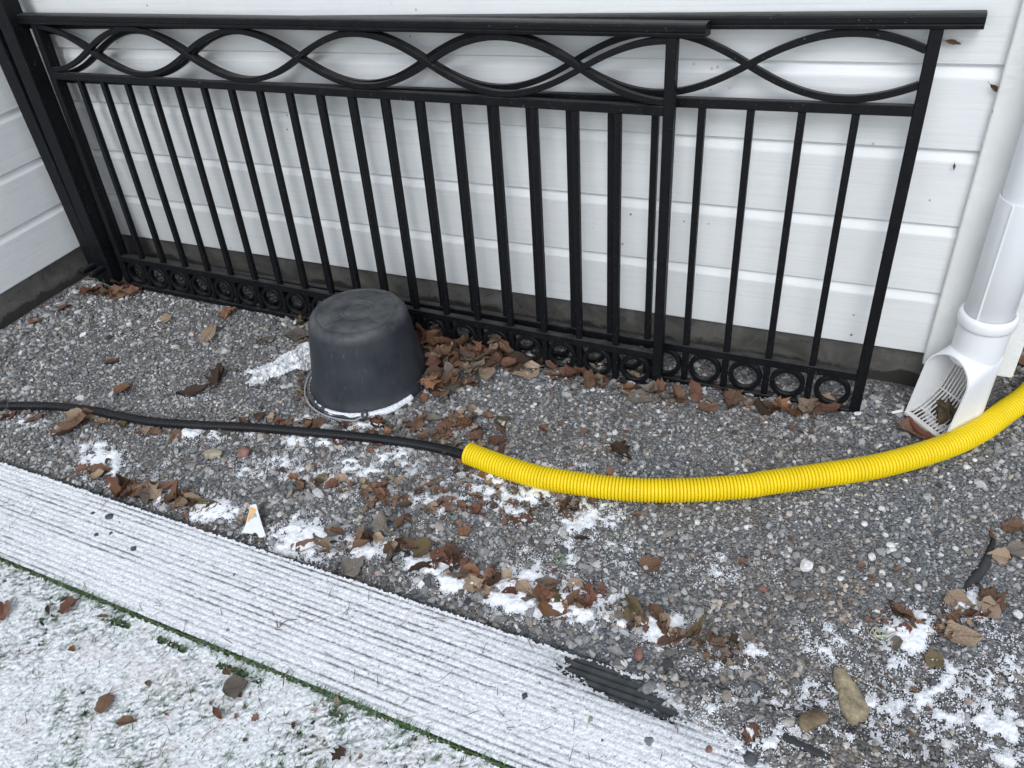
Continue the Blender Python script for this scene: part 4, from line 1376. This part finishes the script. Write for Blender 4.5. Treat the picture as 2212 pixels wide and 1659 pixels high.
# leaves of the heaps and bands, alike within each
ZONES = [  # count, polyline of (u, v), spread (u, v), length range, pile height, label, group
    (120, [(925, 730), (960, 770), (1010, 780), (1060, 775), (1090, 790), (985, 830), (940, 850), (935, 800)], (34, 20), (28, 50), 0.030, "heaped right of the tub", 'leaves heaped right of the tub'),
    (36, [(1105, 790), (1200, 808), (1300, 830), (1420, 852), (1500, 868)], (30, 9), (22, 42), 0.006, "along the bottom rail", 'leaves along the fence foot'),
    (14, [(1620, 878), (1690, 885), (1740, 885), (1790, 882)], (22, 9), (24, 48), 0.008, "below the last rings", 'leaves below the last rings'),
    (20, [(200, 628), (240, 640), (275, 632), (300, 625)], (16, 10), (22, 38), 0.014, "at the post feet", 'leaves at the post feet'),
    (12, [(655, 735), (660, 800), (665, 850), (645, 860)], (12, 12), (24, 42), 0.006, "against the tub's left side", 'leaves left of the tub'),
    (40, [(20, 905), (90, 900), (250, 915), (330, 930), (420, 940), (560, 910), (640, 920), (700, 925)], (30, 16), (20, 38), 0.004, "along the black conduit", 'leaves along the black conduit'),
    (84, [(760, 930), (880, 940), (960, 930), (1020, 900), (1060, 1020), (1010, 990), (950, 960)], (50, 26), (20, 40), 0.003, "in front of the tub", 'leaves scattered in front of the tub'),
    (120, [(620, 1040), (760, 1050), (880, 1080), (1000, 1090), (1100, 1080), (1200, 1090), (1280, 1120)], (60, 34), (16, 34), 0.002, "among snowy stones", 'leaves scattered in the middle'),
    (44, [(180, 1000), (250, 1035), (300, 1060), (400, 1085), (500, 1120), (590, 1150)], (34, 16), (24, 46), 0.008, "in the band's left part", 'leaves in the left part of the band'),
    (66, [(680, 1180), (800, 1170), (900, 1190), (1000, 1240), (1080, 1270), (1180, 1290), (1290, 1300)], (40, 26), (24, 48), 0.010, "in the band's middle", 'leaves in the middle part of the band'),
    (26, [(1330, 1330), (1400, 1350), (1480, 1380), (1560, 1405), (1620, 1400)], (30, 16), (22, 46), 0.008, "in the band's right part", 'leaves in the right part of the band'),
    (16, [(1900, 1350), (1980, 1370), (2060, 1340), (2140, 1310)], (30, 22), (22, 46), 0.006, "in the right cluster", 'leaves in the right cluster'),
    (16, [(160, 1400), (400, 1500), (600, 1580), (800, 1640)], (110, 70), (8, 20), 0.002, "on the snowy turf", 'leaf scraps on the turf'),
    (14, [(560, 660), (760, 700), (1000, 740), (1300, 800), (1700, 850)], (40, 8), (20, 34), 0.003, "by the fence rings", 'leaves in the fence rings'),
    (18, [(1850, 940), (1600, 960), (1300, 900), (1150, 960), (1750, 1250), (2050, 1250), (1850, 1520), (2100, 1480)], (90, 40), (14, 26), 0.002, "on the right hand gravel", 'single leaves on the right hand gravel'),
]
cols_w = [('brown', .28), ('reddish brown', .15), ('tan', .20), ('greyish', .13), ('dark brown', .12), ('olive brown', .05), ('orange brown', .07)]
shapes_w = [('ovate', .42), ('round', .2), ('lobed', .22), ('narrow', .16)]


def wpick(ws):
    r = random.random(); s_ = 0
    for k, w_ in ws:
        s_ += w_
        if r < s_: return k
    return ws[0][0]


def clear_of_things(x, y):
    if (x - BK.x)**2 + (y - BK.y)**2 < 0.165**2: return False
    if y > 0.012 and x < 2.69: return False
    return True


frag = []
RECS = []
SHAPE_WORD = {'ovate': 'oval', 'round': 'round', 'lobed': 'lobed', 'narrow': 'narrow'}
NUMS = ['', 'one', 'two', 'three', 'four', 'five', 'six', 'seven', 'eight', 'nine', 'ten', 'eleven', 'twelve', 'thirteen', 'fourteen', 'fifteen', 'sixteen', 'seventeen', 'eighteen', 'nineteen', 'twenty']
ORDS = ['', 'first', 'second', 'third', 'fourth', 'fifth', 'sixth', 'seventh', 'eighth', 'ninth', 'tenth', 'eleventh', 'twelfth']


def survey_u(o):
    c = CAM_R.transposed() @ (o.location - CAM_LOC)
    return c.x / -c.z


def number_labels(recs):
    """recs: (object, singular, plural, place); alike ones are told apart by their order from the left or right"""
    byl = {}
    for r in recs: byl.setdefault(r[1] + r[3], []).append(r)
    for rs in byl.values():
        rs.sort(key=lambda r: survey_u(r[0]))
        n = len(rs)
        for q, (o, sg, pl, place) in enumerate(rs):
            if n == 1: o['label'] = f'{sg} {place}'; continue
            if q == 0: w_ = 'leftmost'
            elif q == n - 1: w_ = 'rightmost'
            elif n == 3: w_ = 'middle one'
            elif q <= (n - 1) / 2: w_ = ORDS[q + 1] + ' from left'
            else: w_ = ORDS[n - q] + ' from right'
            o['label'] = f'{w_} of {NUMS[n] if n < len(NUMS) else "the"} {pl} {place}'


CAND = []
for cnt, line, (su, sv), (l0, l1), pile, lab, grp in ZONES:
    for _ in range(cnt):
        s_ = random.random() * (len(line) - 1); i_ = int(s_); f_ = s_ - i_
        u = line[i_][0] * (1 - f_) + line[i_ + 1][0] * f_ + random.gauss(0, su * .55)
        v = line[i_][1] * (1 - f_) + line[i_ + 1][1] * f_ + random.gauss(0, sv * .55)
        p = at(u, v)
        if not clear_of_things(p.x, p.y): continue
        px = random.uniform(l0, l1)
        CAND.append((px, p, pile, lab, grp))
CAND.sort(key=lambda c: -c[0])
for px, p, pile, lab, grp in CAND:
    Lm = size_at(p, px)
    if N_LEAF < 298:
        up = random.random() < (0.12 if pile > 0.004 else 0.02)
        cu = random.choice([.1, .1, .3, .3, .6, .9])
        shp, col = wpick(shapes_w), wpick(cols_w)
        o = put_leaf((p.x, p.y), Lm, shp, col, random.uniform(0, 6.28), '', grp, cu, 0.34 if pile > .004 else 0.14, up, random.random() * pile)
        st_ = 'upright' if up else ('curled' if cu > .5 else 'flat')
        RECS.append((o, f'{st_} {SHAPE_WORD[shp]} {col} leaf', f'{st_} {SHAPE_WORD[shp]} {col} leaves', lab))
    else:
        frag.append((p.x, p.y, Lm * 0.95, random.random() * pile))
number_labels(RECS)
# the remaining leaves and all crumbs of leaf, joined
for _ in range(600):
    line = random.choice([z for z in ZONES if 'turf' not in z[5]])
    pts_ = line[1]; s_ = random.random() * (len(pts_) - 1); i_ = int(s_); f_ = s_ - i_
    u = pts_[i_][0] * (1 - f_) + pts_[i_ + 1][0] * f_ + random.gauss(0, line[2][0] * .9)
    v = pts_[i_][1] * (1 - f_) + pts_[i_ + 1][1] * f_ + random.gauss(0, line[2][1] * 1.0)
    p = at(u, v)
    if clear_of_things(p.x, p.y): frag.append((p.x, p.y, random.uniform(0.006, 0.017), 0.002))
LV, LF, LM = [], [], []
keys_ = list(LEAF_COL)
tmpl = {}
for sh in ('ovate', 'round', 'lobed', 'narrow'):
    for cu in (.3, .6):
        me = get_leaf(sh, cu, 'brown', 0)
        co = np.zeros(len(me.vertices) * 3); me.vertices.foreach_get('co', co)
        tmpl[(sh, cu)] = (co.reshape(-1, 3), [tuple(q.vertices) for q in me.polygons])
for x, y, L_, lift in frag:
    co, fs = tmpl[(random.choice(['ovate', 'round', 'lobed', 'narrow']), random.choice([.3, .6]))]
    R_ = np.array(Euler((random.gauss(0, .22), random.gauss(0, .22), random.uniform(0, 6.28))).to_matrix())
    z = gz1(x, y)
    if y < DECK_Y1: z = max(z, DECK_TOP)
    b0 = len(LV)
    LV += [tuple(q) for q in (co * L_) @ R_.T + np.array([x, y, z + 0.004 + lift])]
    c_ = keys_.index(wpick(cols_w))
    LF += [tuple(i2 + b0 for i2 in f) for f in fs]; LM += [c_] * len(fs)
o = pyobj('leaf_litter', LV, LF, None, None, True)
for k in keys_: o.data.materials.append(LEAF_MAT[k])
o.data.polygons.foreach_set('material_index', np.array(LM, np.int32)); o.data.update()
tag(o, 'crumbs and scraps of dry brown leaves scattered over the gravel', 'leaf litter', kind='stuff')

# ------------------------------------------------------------------ stones that stand out
def stone_mat(name, col):
    return mat_plain(name, col, 0.8, 0.3, 0.45, 70, 0.9, 0.004)


SM = dict(white=stone_mat('white pebble', (0.72, 0.72, 0.68)), tan=stone_mat('tan rock', (0.30, 0.25, 0.16)), brown=stone_mat('brown clod', (0.16, 0.12, 0.075)),
          grey=stone_mat('grey stone', (0.19, 0.20, 0.205)), dark=stone_mat('dark stone', (0.075, 0.08, 0.085)), red=stone_mat('reddish stone', (0.24, 0.13, 0.105)), beige=stone_mat('beige stone', (0.33, 0.29, 0.22)))


def put_stone(name, u, v, px, kind, label, group, squash=(1, .85, .62), rot=None, rough=.14, sub=2, seed=0):
    p = at(u, v)
    r = size_at(p, px) / 2
    z = gz1(p.x, p.y)
    if p.y < DECK_Y1 and z < DECK_TOP: z = DECK_TOP
    o = lump(name, (p.x, p.y, z + r * squash[2] * 0.55), r, SM[kind], seed or int(u * 7 + v), squash, rough, sub, random.uniform(0, 6) if rot is None else rot)
    tag(o, label, 'stone', group)
    return o


put_stone('rock', 1832, 1506, 92, 'tan', 'long tan rock with pale crust, largest stone at the lower right', None, (1.15, .62, .36), 1.95, .34, 4)
put_stone('clod', 1749, 1572, 50, 'brown', 'round brown clod of soil left of the long tan rock', None, (1, .95, .6), None, .28, 3)
put_stone('pebble', 1742, 1225, 31, 'white', 'largest chalky white pebble on the gravel below the yellow conduit', None, (1, .95, .75), None, .1, 3)
put_stone('stone', 461, 982, 40, 'beige', 'smooth beige stone among snow below the black conduit', None, (1, .7, .55), 0.3, .1, 3)
put_stone('stone', 527, 978, 32, 'red', 'reddish stone right of the smooth beige stone', None, (1, .9, .6), None, .15, 3)
put_stone('stone', 1620, 1648, 30, 'dark', 'dark round stone on snow at the lower border beyond the board', None, (1, 1, .7), None, .08, 3)
put_stone('stone', 1135, 1512, 17, 'dark', 'small dark pebble on the snowy board near its right end', None)
put_stone('stone', 1276, 1562, 17, 'beige', 'yellowish pebble on the snowy board', None)
put_stone('stone', 1166, 1483, 11, 'beige', 'tiny tan pebble on the board behind the dark pebble', None)
put_stone('stone', 1438, 1569, 12, 'beige', 'tiny tan pebble at the snowy end of the board', None)
put_stone('stone', 1402, 1609, 24, 'grey', 'angular grey stone on the snowy end of the board', None, (1, .85, .5))
put_stone('stone', 1531, 1627, 19, 'red', 'larger of two reddish stones on the snow beyond the board', None)
put_stone('stone', 1566, 1630, 13, 'red', 'smaller of two reddish stones on the snow beyond the board', None)
put_stone('stone', 1648, 1271, 24, 'red', 'reddish stone lying on grey gravel right of the leaf band', None, (1, .7, .6))
put_stone('stone', 294, 1193, 17, 'dark', 'dark pebble alone on the snowy board at left', None)
put_stone('stone', 509, 1250, 12, 'grey', 'small grey pebble in the middle of the snowy board', None)
put_stone('stone', 496, 1369, 13, 'grey', 'small grey pebble on the board close to the turf edge', None)
put_stone('stone', 1028, 1485, 12, 'grey', 'grey pebble on the board near the lower border', None)
put_stone('stone', 1381, 1413, 34, 'red', 'pink stone at the far edge of the board', None, (.6, 1.0, .6), 0.2)
put_stone('stone', 1402, 1492, 34, 'grey', 'grey green stone half over the bare ribs of the board', None, (1, .8, .5))
GREC = []
for u, v, px in [(242, 1124, 20), (214, 1163, 14), (245, 1159, 12), (309, 1132, 9), (227, 1138, 10), (205, 1116, 12), (262, 1136, 9), (270, 1158, 9), (232, 1110, 9), (919, 1414, 11), (1042, 1486, 8), (1301, 1607, 11), (1263, 1513, 12), (1120, 1520, 9)]:
    left = u < 400
    o = put_stone('stone', u, v, px, 'dark', '',
              'grit stones spilled on the board at left' if left else 'grit stones on the right half of the board')
    GREC.append((o, 'dark grit stone', 'dark grit stones', 'spilled on the board at left' if left else 'on the right half of the board'))
number_labels(GREC)
WHITE = [(1834, 976, 15), (1905, 1096, 16), (1849, 1104, 11), (1868, 1129, 16), (1961, 1122, 15), (1913, 1154, 15), (1924, 1178, 22), (1929, 1187, 18), (1884, 1203, 22), (1959, 1209, 17), (2033, 1196, 13),
         (2004, 1194, 10), (2065, 1182, 14), (1986, 1229, 15), (1906, 1237, 15), (1691, 1196, 12), (1703, 1201, 11), (1955, 1037, 12), (2088, 1009, 16), (2049, 1020, 9), (2106, 994, 13), (2171, 1031, 8), (1825, 881, 14), (1663, 959, 9),
         (1162, 998, 15), (1387, 1006, 12), (1371, 1019, 14), (1328, 1024, 14), (1291, 939, 15), (1315, 949, 13), (1553, 928, 10), (1590, 999, 13), (1605, 1004, 11), (1592, 1011, 13), (1611, 1014, 14), (1506, 1129, 16), (1170, 898, 9), (1223, 914, 12), (1156, 872, 11), (1422, 887, 13), (1163, 837, 14),
         (1816, 1251, 17), (1894, 1263, 10), (1920, 1263, 14), (1950, 1295, 10), (2156, 1319, 13), (2199, 1327, 24), (1885, 1508, 16), (1899, 1597, 17), (2115, 1475, 13), (2045, 1483, 15), (2135, 1494, 18), (2181, 1504, 22), (2079, 1549, 18), (2044, 1607, 24), (2044, 1623, 15), (2204, 1564, 26), (2046, 1654, 18), (1975, 1535, 15), (2170, 1550, 11), (1999, 1490, 13),
         (262, 647, 15), (193, 653, 12), (1700, 870, 20)]
PREC = []
for u, v, px in WHITE:
    size = 'large' if px >= 18 else ('medium' if px >= 14 else ('small' if px >= 12 else 'tiny'))
    if v > 1240: place, grp = 'on the lower right gravel', 'white pebbles at the lower right'
    elif v > 1060: place, grp = 'below the yellow conduit', 'white pebbles below the yellow conduit'
    elif u < 400: place, grp = 'at the post feet', 'white pebbles at the post feet'
    else: place, grp = 'between fence and yellow conduit', 'white pebbles above the yellow conduit'
    o = put_stone('pebble', u, v, px, 'white', '', grp, (1, random.uniform(.6, .9), .6), None, .12, 2)
    PREC.append((o, f'{size} white pebble', f'{size} white pebbles', place))
number_labels(PREC)

# ------------------------------------------------------------------ plastic film scrap
pa = [at(u, v) for u, v in ((690, 768), (655, 783), (622, 798), (590, 812), (562, 820), (544, 824))]
wid = [0.052, 0.049, 0.040, 0.032, 0.030, 0.036]
V, Fc = [], []
nl, nw = 60, 26
rg = np.random.default_rng(3)
jx = rg.random(40) * 6
for i_ in range(nl):
    s_ = i_ / (nl - 1) * 5; k = min(4, int(s_)); f_ = s_ - k
    c = pa[k].lerp(pa[k + 1], f_); wdt = wid[k] * (1 - f_) + wid[k + 1] * f_
    d_ = (pa[-1] - pa[0]); d_.z = 0; d_.normalize(); n2 = Vector((-d_.y, d_.x, 0))
    for j_ in range(nw):
        a_ = j_ / (nw - 1) * 2 - 1
        fold = 0.006 * math.sin(9 * a_ + 1.5 * math.sin(s_ * 1.7 + jx[0])) + 0.0045 * math.sin(21 * a_ + 2 * math.sin(s_ * 2.3)) + 0.0035 * math.sin(34 * a_ - s_ * 4)
        z = 0.013 + 0.020 * (1 - a_ * a_) * (0.5 + 0.5 * (1 - i_ / nl)) + fold * (0.6 + 0.4 * (1 - i_ / nl)) + rg.normal(0, 0.0014)
        p = c + n2 * (a_ * wdt + 0.004 * math.sin(s_ * 5 + jx[1]) + rg.normal(0, 0.0012)) + d_ * (0.012 * math.sin(4 * a_ + jx[2]) * (i_ / nl) + rg.normal(0, 0.0012))
        V.append((p.x, p.y, max(0.004, z)))
for i_ in range(nl - 1):
    for j_ in range(nw - 1): Fc.append((i_ * nw + j_, (i_ + 1) * nw + j_, (i_ + 1) * nw + j_ + 1, i_ * nw + j_ + 1))
o = pyobj('plastic_film', V, Fc, M['film'], None, False)
tag(o, 'crumpled scrap of clear plastic film sticking out from under the tub', 'plastic film')

# ------------------------------------------------------------------ broken white plate with printing
sh = empty('plate_shard', at(550, 1140))
tag(sh, 'broken white plastic plate with an orange print patch lying in leaves by the board', 'plate')
uvp = [(540, 1092), (552.8, 1088.4), (564.3, 1128.8), (573.7, 1157), (566, 1160), (558.5, 1160), (556, 1153), (549.9, 1149), (542.7, 1152.5), (535, 1151), (522, 1150.4), (531, 1131.7), (537, 1108.6)]
base = []
for u, v in uvp:
    # the plate leans back: height grows towards its top end
    k = (1155 - v) / 67.0
    p = at(u, v, 0.012 + 0.012 * k); base.append(p)
org = sh.location.copy()
nrm = (base[1] - base[10]).cross(base[3] - base[10]).normalized()
if nrm.z < 0: nrm = -nrm
c0 = base[10]
base = [p - nrm * (p - c0).dot(nrm) for p in base]
nB = len(base)
V = [tuple(p - org) for p in base] + [tuple(p - org - nrm * 0.003) for p in base]
Fc = [tuple(range(nB)), tuple(range(nB, 2 * nB))[::-1]] + [(q, (q + 1) % nB, nB + (q + 1) % nB, nB + q) for q in range(nB)]
fix_normals(pyobj('plate', V, Fc, M['white_plastic'], sh))


def on_plate(u, v, lift=0.0006):
    d = CAM_R @ Vector(((u - 1106) / F_PX, -(v - 829.5) / F_PX, -1.0))
    t = (c0 - CAM_LOC).dot(nrm) / d.dot(nrm)
    return CAM_LOC + d * t + nrm * lift - org


pts_ = [(540.5, 1095), (549, 1098), (554, 1102), (549, 1110), (543, 1117), (539, 1126), (534, 1129), (537.5, 1112)]
pyobj('orange_patch', [tuple(on_plate(u, v)) for u, v in pts_], [tuple(range(len(pts_)))], M['orange'], sh)
for q in ([(547, 1112), (549.5, 1110), (551, 1117), (548.6, 1118)], [(550.6, 1109.5), (552.6, 1108.5), (554.5, 1117), (552.4, 1118)], [(542, 1119.5), (546.5, 1116), (547.2, 1118), (543, 1121.5)]):
    pyobj('print_mark', [tuple(on_plate(u, v, 0.0009)) for u, v in q], [(0, 1, 2, 3)], M['ink'], sh)

# ------------------------------------------------------------------ small things
def wire(name, uvz, r, mat, label, cat, seg=6, step=0.004, group=None):
    pts = []
    for u, v, z in uvz:
        p = at(u, v); pts.append((p.x, p.y, max(gz1(p.x, p.y), DECK_TOP if p.y < DECK_Y1 and p.x < 2.2 else -1) + z))
    path = catmull(pts, step)
    V, Fc = sweep(path, np.linspace(r, r * 0.75, len(path)), seg)
    o = pyobj(name, V, Fc, mat, None, True)
    tag(o, label, cat, group)
    return o


wire('green_string', [(1381, 1013, .012), (1389, 1022, .006), (1388, 1040, .008), (1384, 1085, .010), (1377, 1104, .010), (1359, 1116, .009), (1354, 1135, .009), (1346, 1160, .009), (1338, 1178, .009), (1320, 1190, .009), (1310, 1205, .009), (1306, 1213, .009)],
     0.0009, M['string'], 'long thin pale green string running down from under the yellow conduit', 'string', 5)
tangle = []
for k in range(30):
    a_ = k * 0.9
    tangle.append((1209 + (10 + 7 * math.sin(k * 1.7)) * math.cos(a_) * 1.4, 1216 + (9 + 6 * math.cos(k * 2.3)) * math.sin(a_), 0.009 + 0.006 * abs(math.sin(k * 1.1))))
wire('string_tangle', tangle, 0.0006, M['string'], 'small tangle of green string on gravel left of the long string', 'string', 5, 0.003)
tangle = []
for k in range(26):
    a_ = k * 1.1
    tangle.append((1897 + (12 + 6 * math.sin(k * 1.3)) * math.cos(a_) * 1.2, 1377 + (9 + 6 * math.cos(k * 2.1)) * math.sin(a_), 0.009 + 0.007 * abs(math.sin(k * 1.3))))
wire('lichen_tuft', tangle, 0.0008, M['lichen'], 'pale branching lichen tuft on snow left of the right leaf cluster', 'lichen', 5, 0.003)
for uvz, lab in [([(636, 1047, .01), (655, 1062, .009), (672, 1075, .008)], 'short brown stick on snowy gravel left of the middle'),
                 ([(1597, 889, .016), (1625, 905, .014), (1650, 922, .010), (1661, 926, .008)], 'bent brown twig below the round beige leaf'),
                 ([(1326, 878, .010), (1340, 884, .010), (1352, 890, .010)], 'short straw coloured twig near the grey oval leaf'),
                 ([(1716, 1040 + 249, .009), (1740, 1290, .009), (1770, 1288, .010), (1800, 1291, .008)], 'thin curved twig on gravel below the white pebbles'),
                 ([(605, 1357, .012), (608, 1370, .012), (625, 1355, .012), (650, 1351, .011)], 'thin straw lying on the middle of the snowy board'),
                 ([(620, 1499, .015), (626, 1480, .022), (640, 1468, .026)], 'dry grass stalk sprouting at the turf edge'),
                 ([(1885, 1460, .009), (1920, 1470, .009), (1945, 1489, .008)], 'grey twig right of the long tan rock'),
                 ([(1780, 1545, .009), (1768, 1570, .010), (1760, 1590, .010)], 'thin reddish twig beside the brown clod'),
                 ([(1745, 950, .009), (1735, 958, .010), (1725, 968, .009)], 'small reddish twig on gravel above the right yellow conduit'),
                 ([(22, 905, .025), (30, 885, .028), (44, 874, .024)], 'thin stalk leaning over the black conduit at left'),
                 ([(300, 1055, .012), (325, 1052, .012), (350, 1046, .012)], 'thin dark twig in the left leaf band'),
                 ([(430, 1150, .012), (455, 1147, .012), (490, 1150, .010)], 'thin dark twig left of the broken white plate')]:
    wire('twig', uvz, 0.0011, M['twig'], lab, 'twig')
# needles: uncountable
nn = 900
nx_ = RNG.uniform(0.3, 3.0, nn); ny_ = RNG.uniform(-1.5, -0.1, nn)
kk = in_view(nx_, ny_, 100) & ((nx_ - BK.x)**2 + (ny_ - BK.y)**2 > 0.17**2); nx_, ny_ = nx_[kk], ny_[kk]
zb = np.where((ny_ < DECK_Y1) & (nx_ < 2.3), 0.014, gz(nx_, ny_) + 0.005)
r_ = RNG.random(len(nx_))[:, None]
me = blades('pine_needles', nx_, ny_, zb, RNG.uniform(0.012, 0.034, len(nx_)), RNG.uniform(0, 6.28, len(nx_)), RNG.uniform(-0.02, 0.22, len(nx_)), np.full(len(nx_), 0.0011),
            np.array([[0.16, 0.085, 0.05]]) * (0.6 + 0.9 * r_))
tag(link_mesh('pine_needles', me, M['blade']), 'fallen brown pine needles and grass stems strewn over gravel, board and turf', 'needles', kind='stuff')
# pine cone
pcn = at(1001, 923)
cone = empty('pine_cone', (pcn.x, pcn.y, gz1(pcn.x, pcn.y) + 0.016), (0.3, 1.2, 0.5))
tag(cone, 'small brown pine cone among leaves between the tub and the yellow conduit end', 'pine cone')
V, Fc = lathe([(0.0005, -0.014), (0.006, -0.011), (0.0075, -0.003), (0.006, 0.006), (0.003, 0.013), (0.0003, 0.016)], 10)
pyobj('core', V, Fc, M['cone'], cone, True)
sv = [(0, -0.0035, 0), (0, 0.0035, 0), (0.0065, 0.0028, 0.0022), (0.0082, 0, 0.0036), (0.0065, -0.0028, 0.0022), (0.004, 0, 0.0042)]
sme = bpy.data.meshes.new('scale'); sme.from_pydata(sv, [], [(0, 5, 1), (1, 5, 2), (2, 5, 3), (3, 5, 4), (4, 5, 0), (0, 1, 2, 3, 4)]); sme.materials.append(M['cone'])
for k in range(40):
    a_ = k * 2.39996; h_ = -0.011 + 0.025 * k / 40
    o = link_mesh('scale', sme, None, cone)
    rr = 0.0068 * math.sqrt(max(0.05, 1 - ((h_ + 0.003) / 0.018)**2))
    o.location = (rr * math.cos(a_), rr * math.sin(a_), h_); o.rotation_euler = (0, -0.5 - 0.5 * k / 40, a_); o.rotation_mode = 'XYZ'
# black cloth scrap, half buried at the right
pts_ = [(2148, 1160), (2140, 1195), (2125, 1225), (2105, 1250), (2085, 1272)]
V, Fc = [], []
for i_, (u, v) in enumerate(pts_):
    p = at(u, v); hw = [0.004, 0.008, 0.009, 0.010, 0.004][i_]
    for q, a_ in enumerate((-1, -.4, .3, 1)):
        V.append((p.x + a_ * hw * .8, p.y - a_ * hw * .5, gz1(p.x, p.y) + 0.002 + 0.004 * (1 - a_ * a_) + random.uniform(-.001, .002)))
for i_ in range(4):
    for q in range(3): Fc.append((i_ * 4 + q, (i_ + 1) * 4 + q, (i_ + 1) * 4 + q + 1, i_ * 4 + q + 1))
o = pyobj('cloth_scrap', V, Fc, M['rubber'], None, True)
sd = o.modifiers.new('thickness', 'SOLIDIFY'); sd.thickness = 0.003
tag(o, 'strip of dirty black ground cloth half buried in the gravel at right', 'cloth scrap')
p = at(1735, 1628)
o = bm_obj('edge_strip', box_bm(-0.032, 0.032, -0.005, 0.005, -0.01, 0.007, 0.002), M['rubber']); o.location = (p.x, p.y, gz1(p.x, p.y)); o.rotation_euler = (0, 0.05, -0.12)
tag(o, 'dark end of a buried edging strip showing in snow right of the board', 'edging')
# white plastic slivers by the downpipe
for (u, v, L_, a_, lab) in ((1937, 893, 0.022, 0.3, 'longer white plastic sliver on gravel left of the leaf trap'), (1949, 889, 0.018, 1.7, 'upright white plastic sliver on gravel left of the leaf trap')):
    p = at(u, v)
    o = bm_obj('plastic_sliver', box_bm(-L_ / 2, L_ / 2, -0.003, 0.003, -0.0006, 0.0006, 0.0002), M['white_plastic']); o.location = (p.x, p.y, gz1(p.x, p.y) + 0.008); o.rotation_euler = (0.4, -0.3 if a_ < 1 else -0.9, a_)
    tag(o, lab, 'plastic sliver')
# dry husks held by cobweb on the wall
for x, y, z, L_, r, lab in ((2.506, -0.004, 0.668, 0.026, (1.3, 0.7, 0.3), 'dry husk caught in a cobweb at the corner board'), (2.428, -0.004, 0.742, 0.026, (1.4, 0.2, 0.0), 'dry leaf scrap stuck to the wall under the rail end'), (2.478, -0.003, 0.527, 0.014, (1.5, 1.4, 0.0), 'dark husk hanging on the wall below the second board edge')):
    me = get_leaf('narrow', .9, 'brown', 1)
    o = link_mesh('dry_husk', me); o.location = (x, y - 0.003, z); o.scale = (L_,) * 3; o.rotation_euler = r
    tag(o, lab, 'husk')
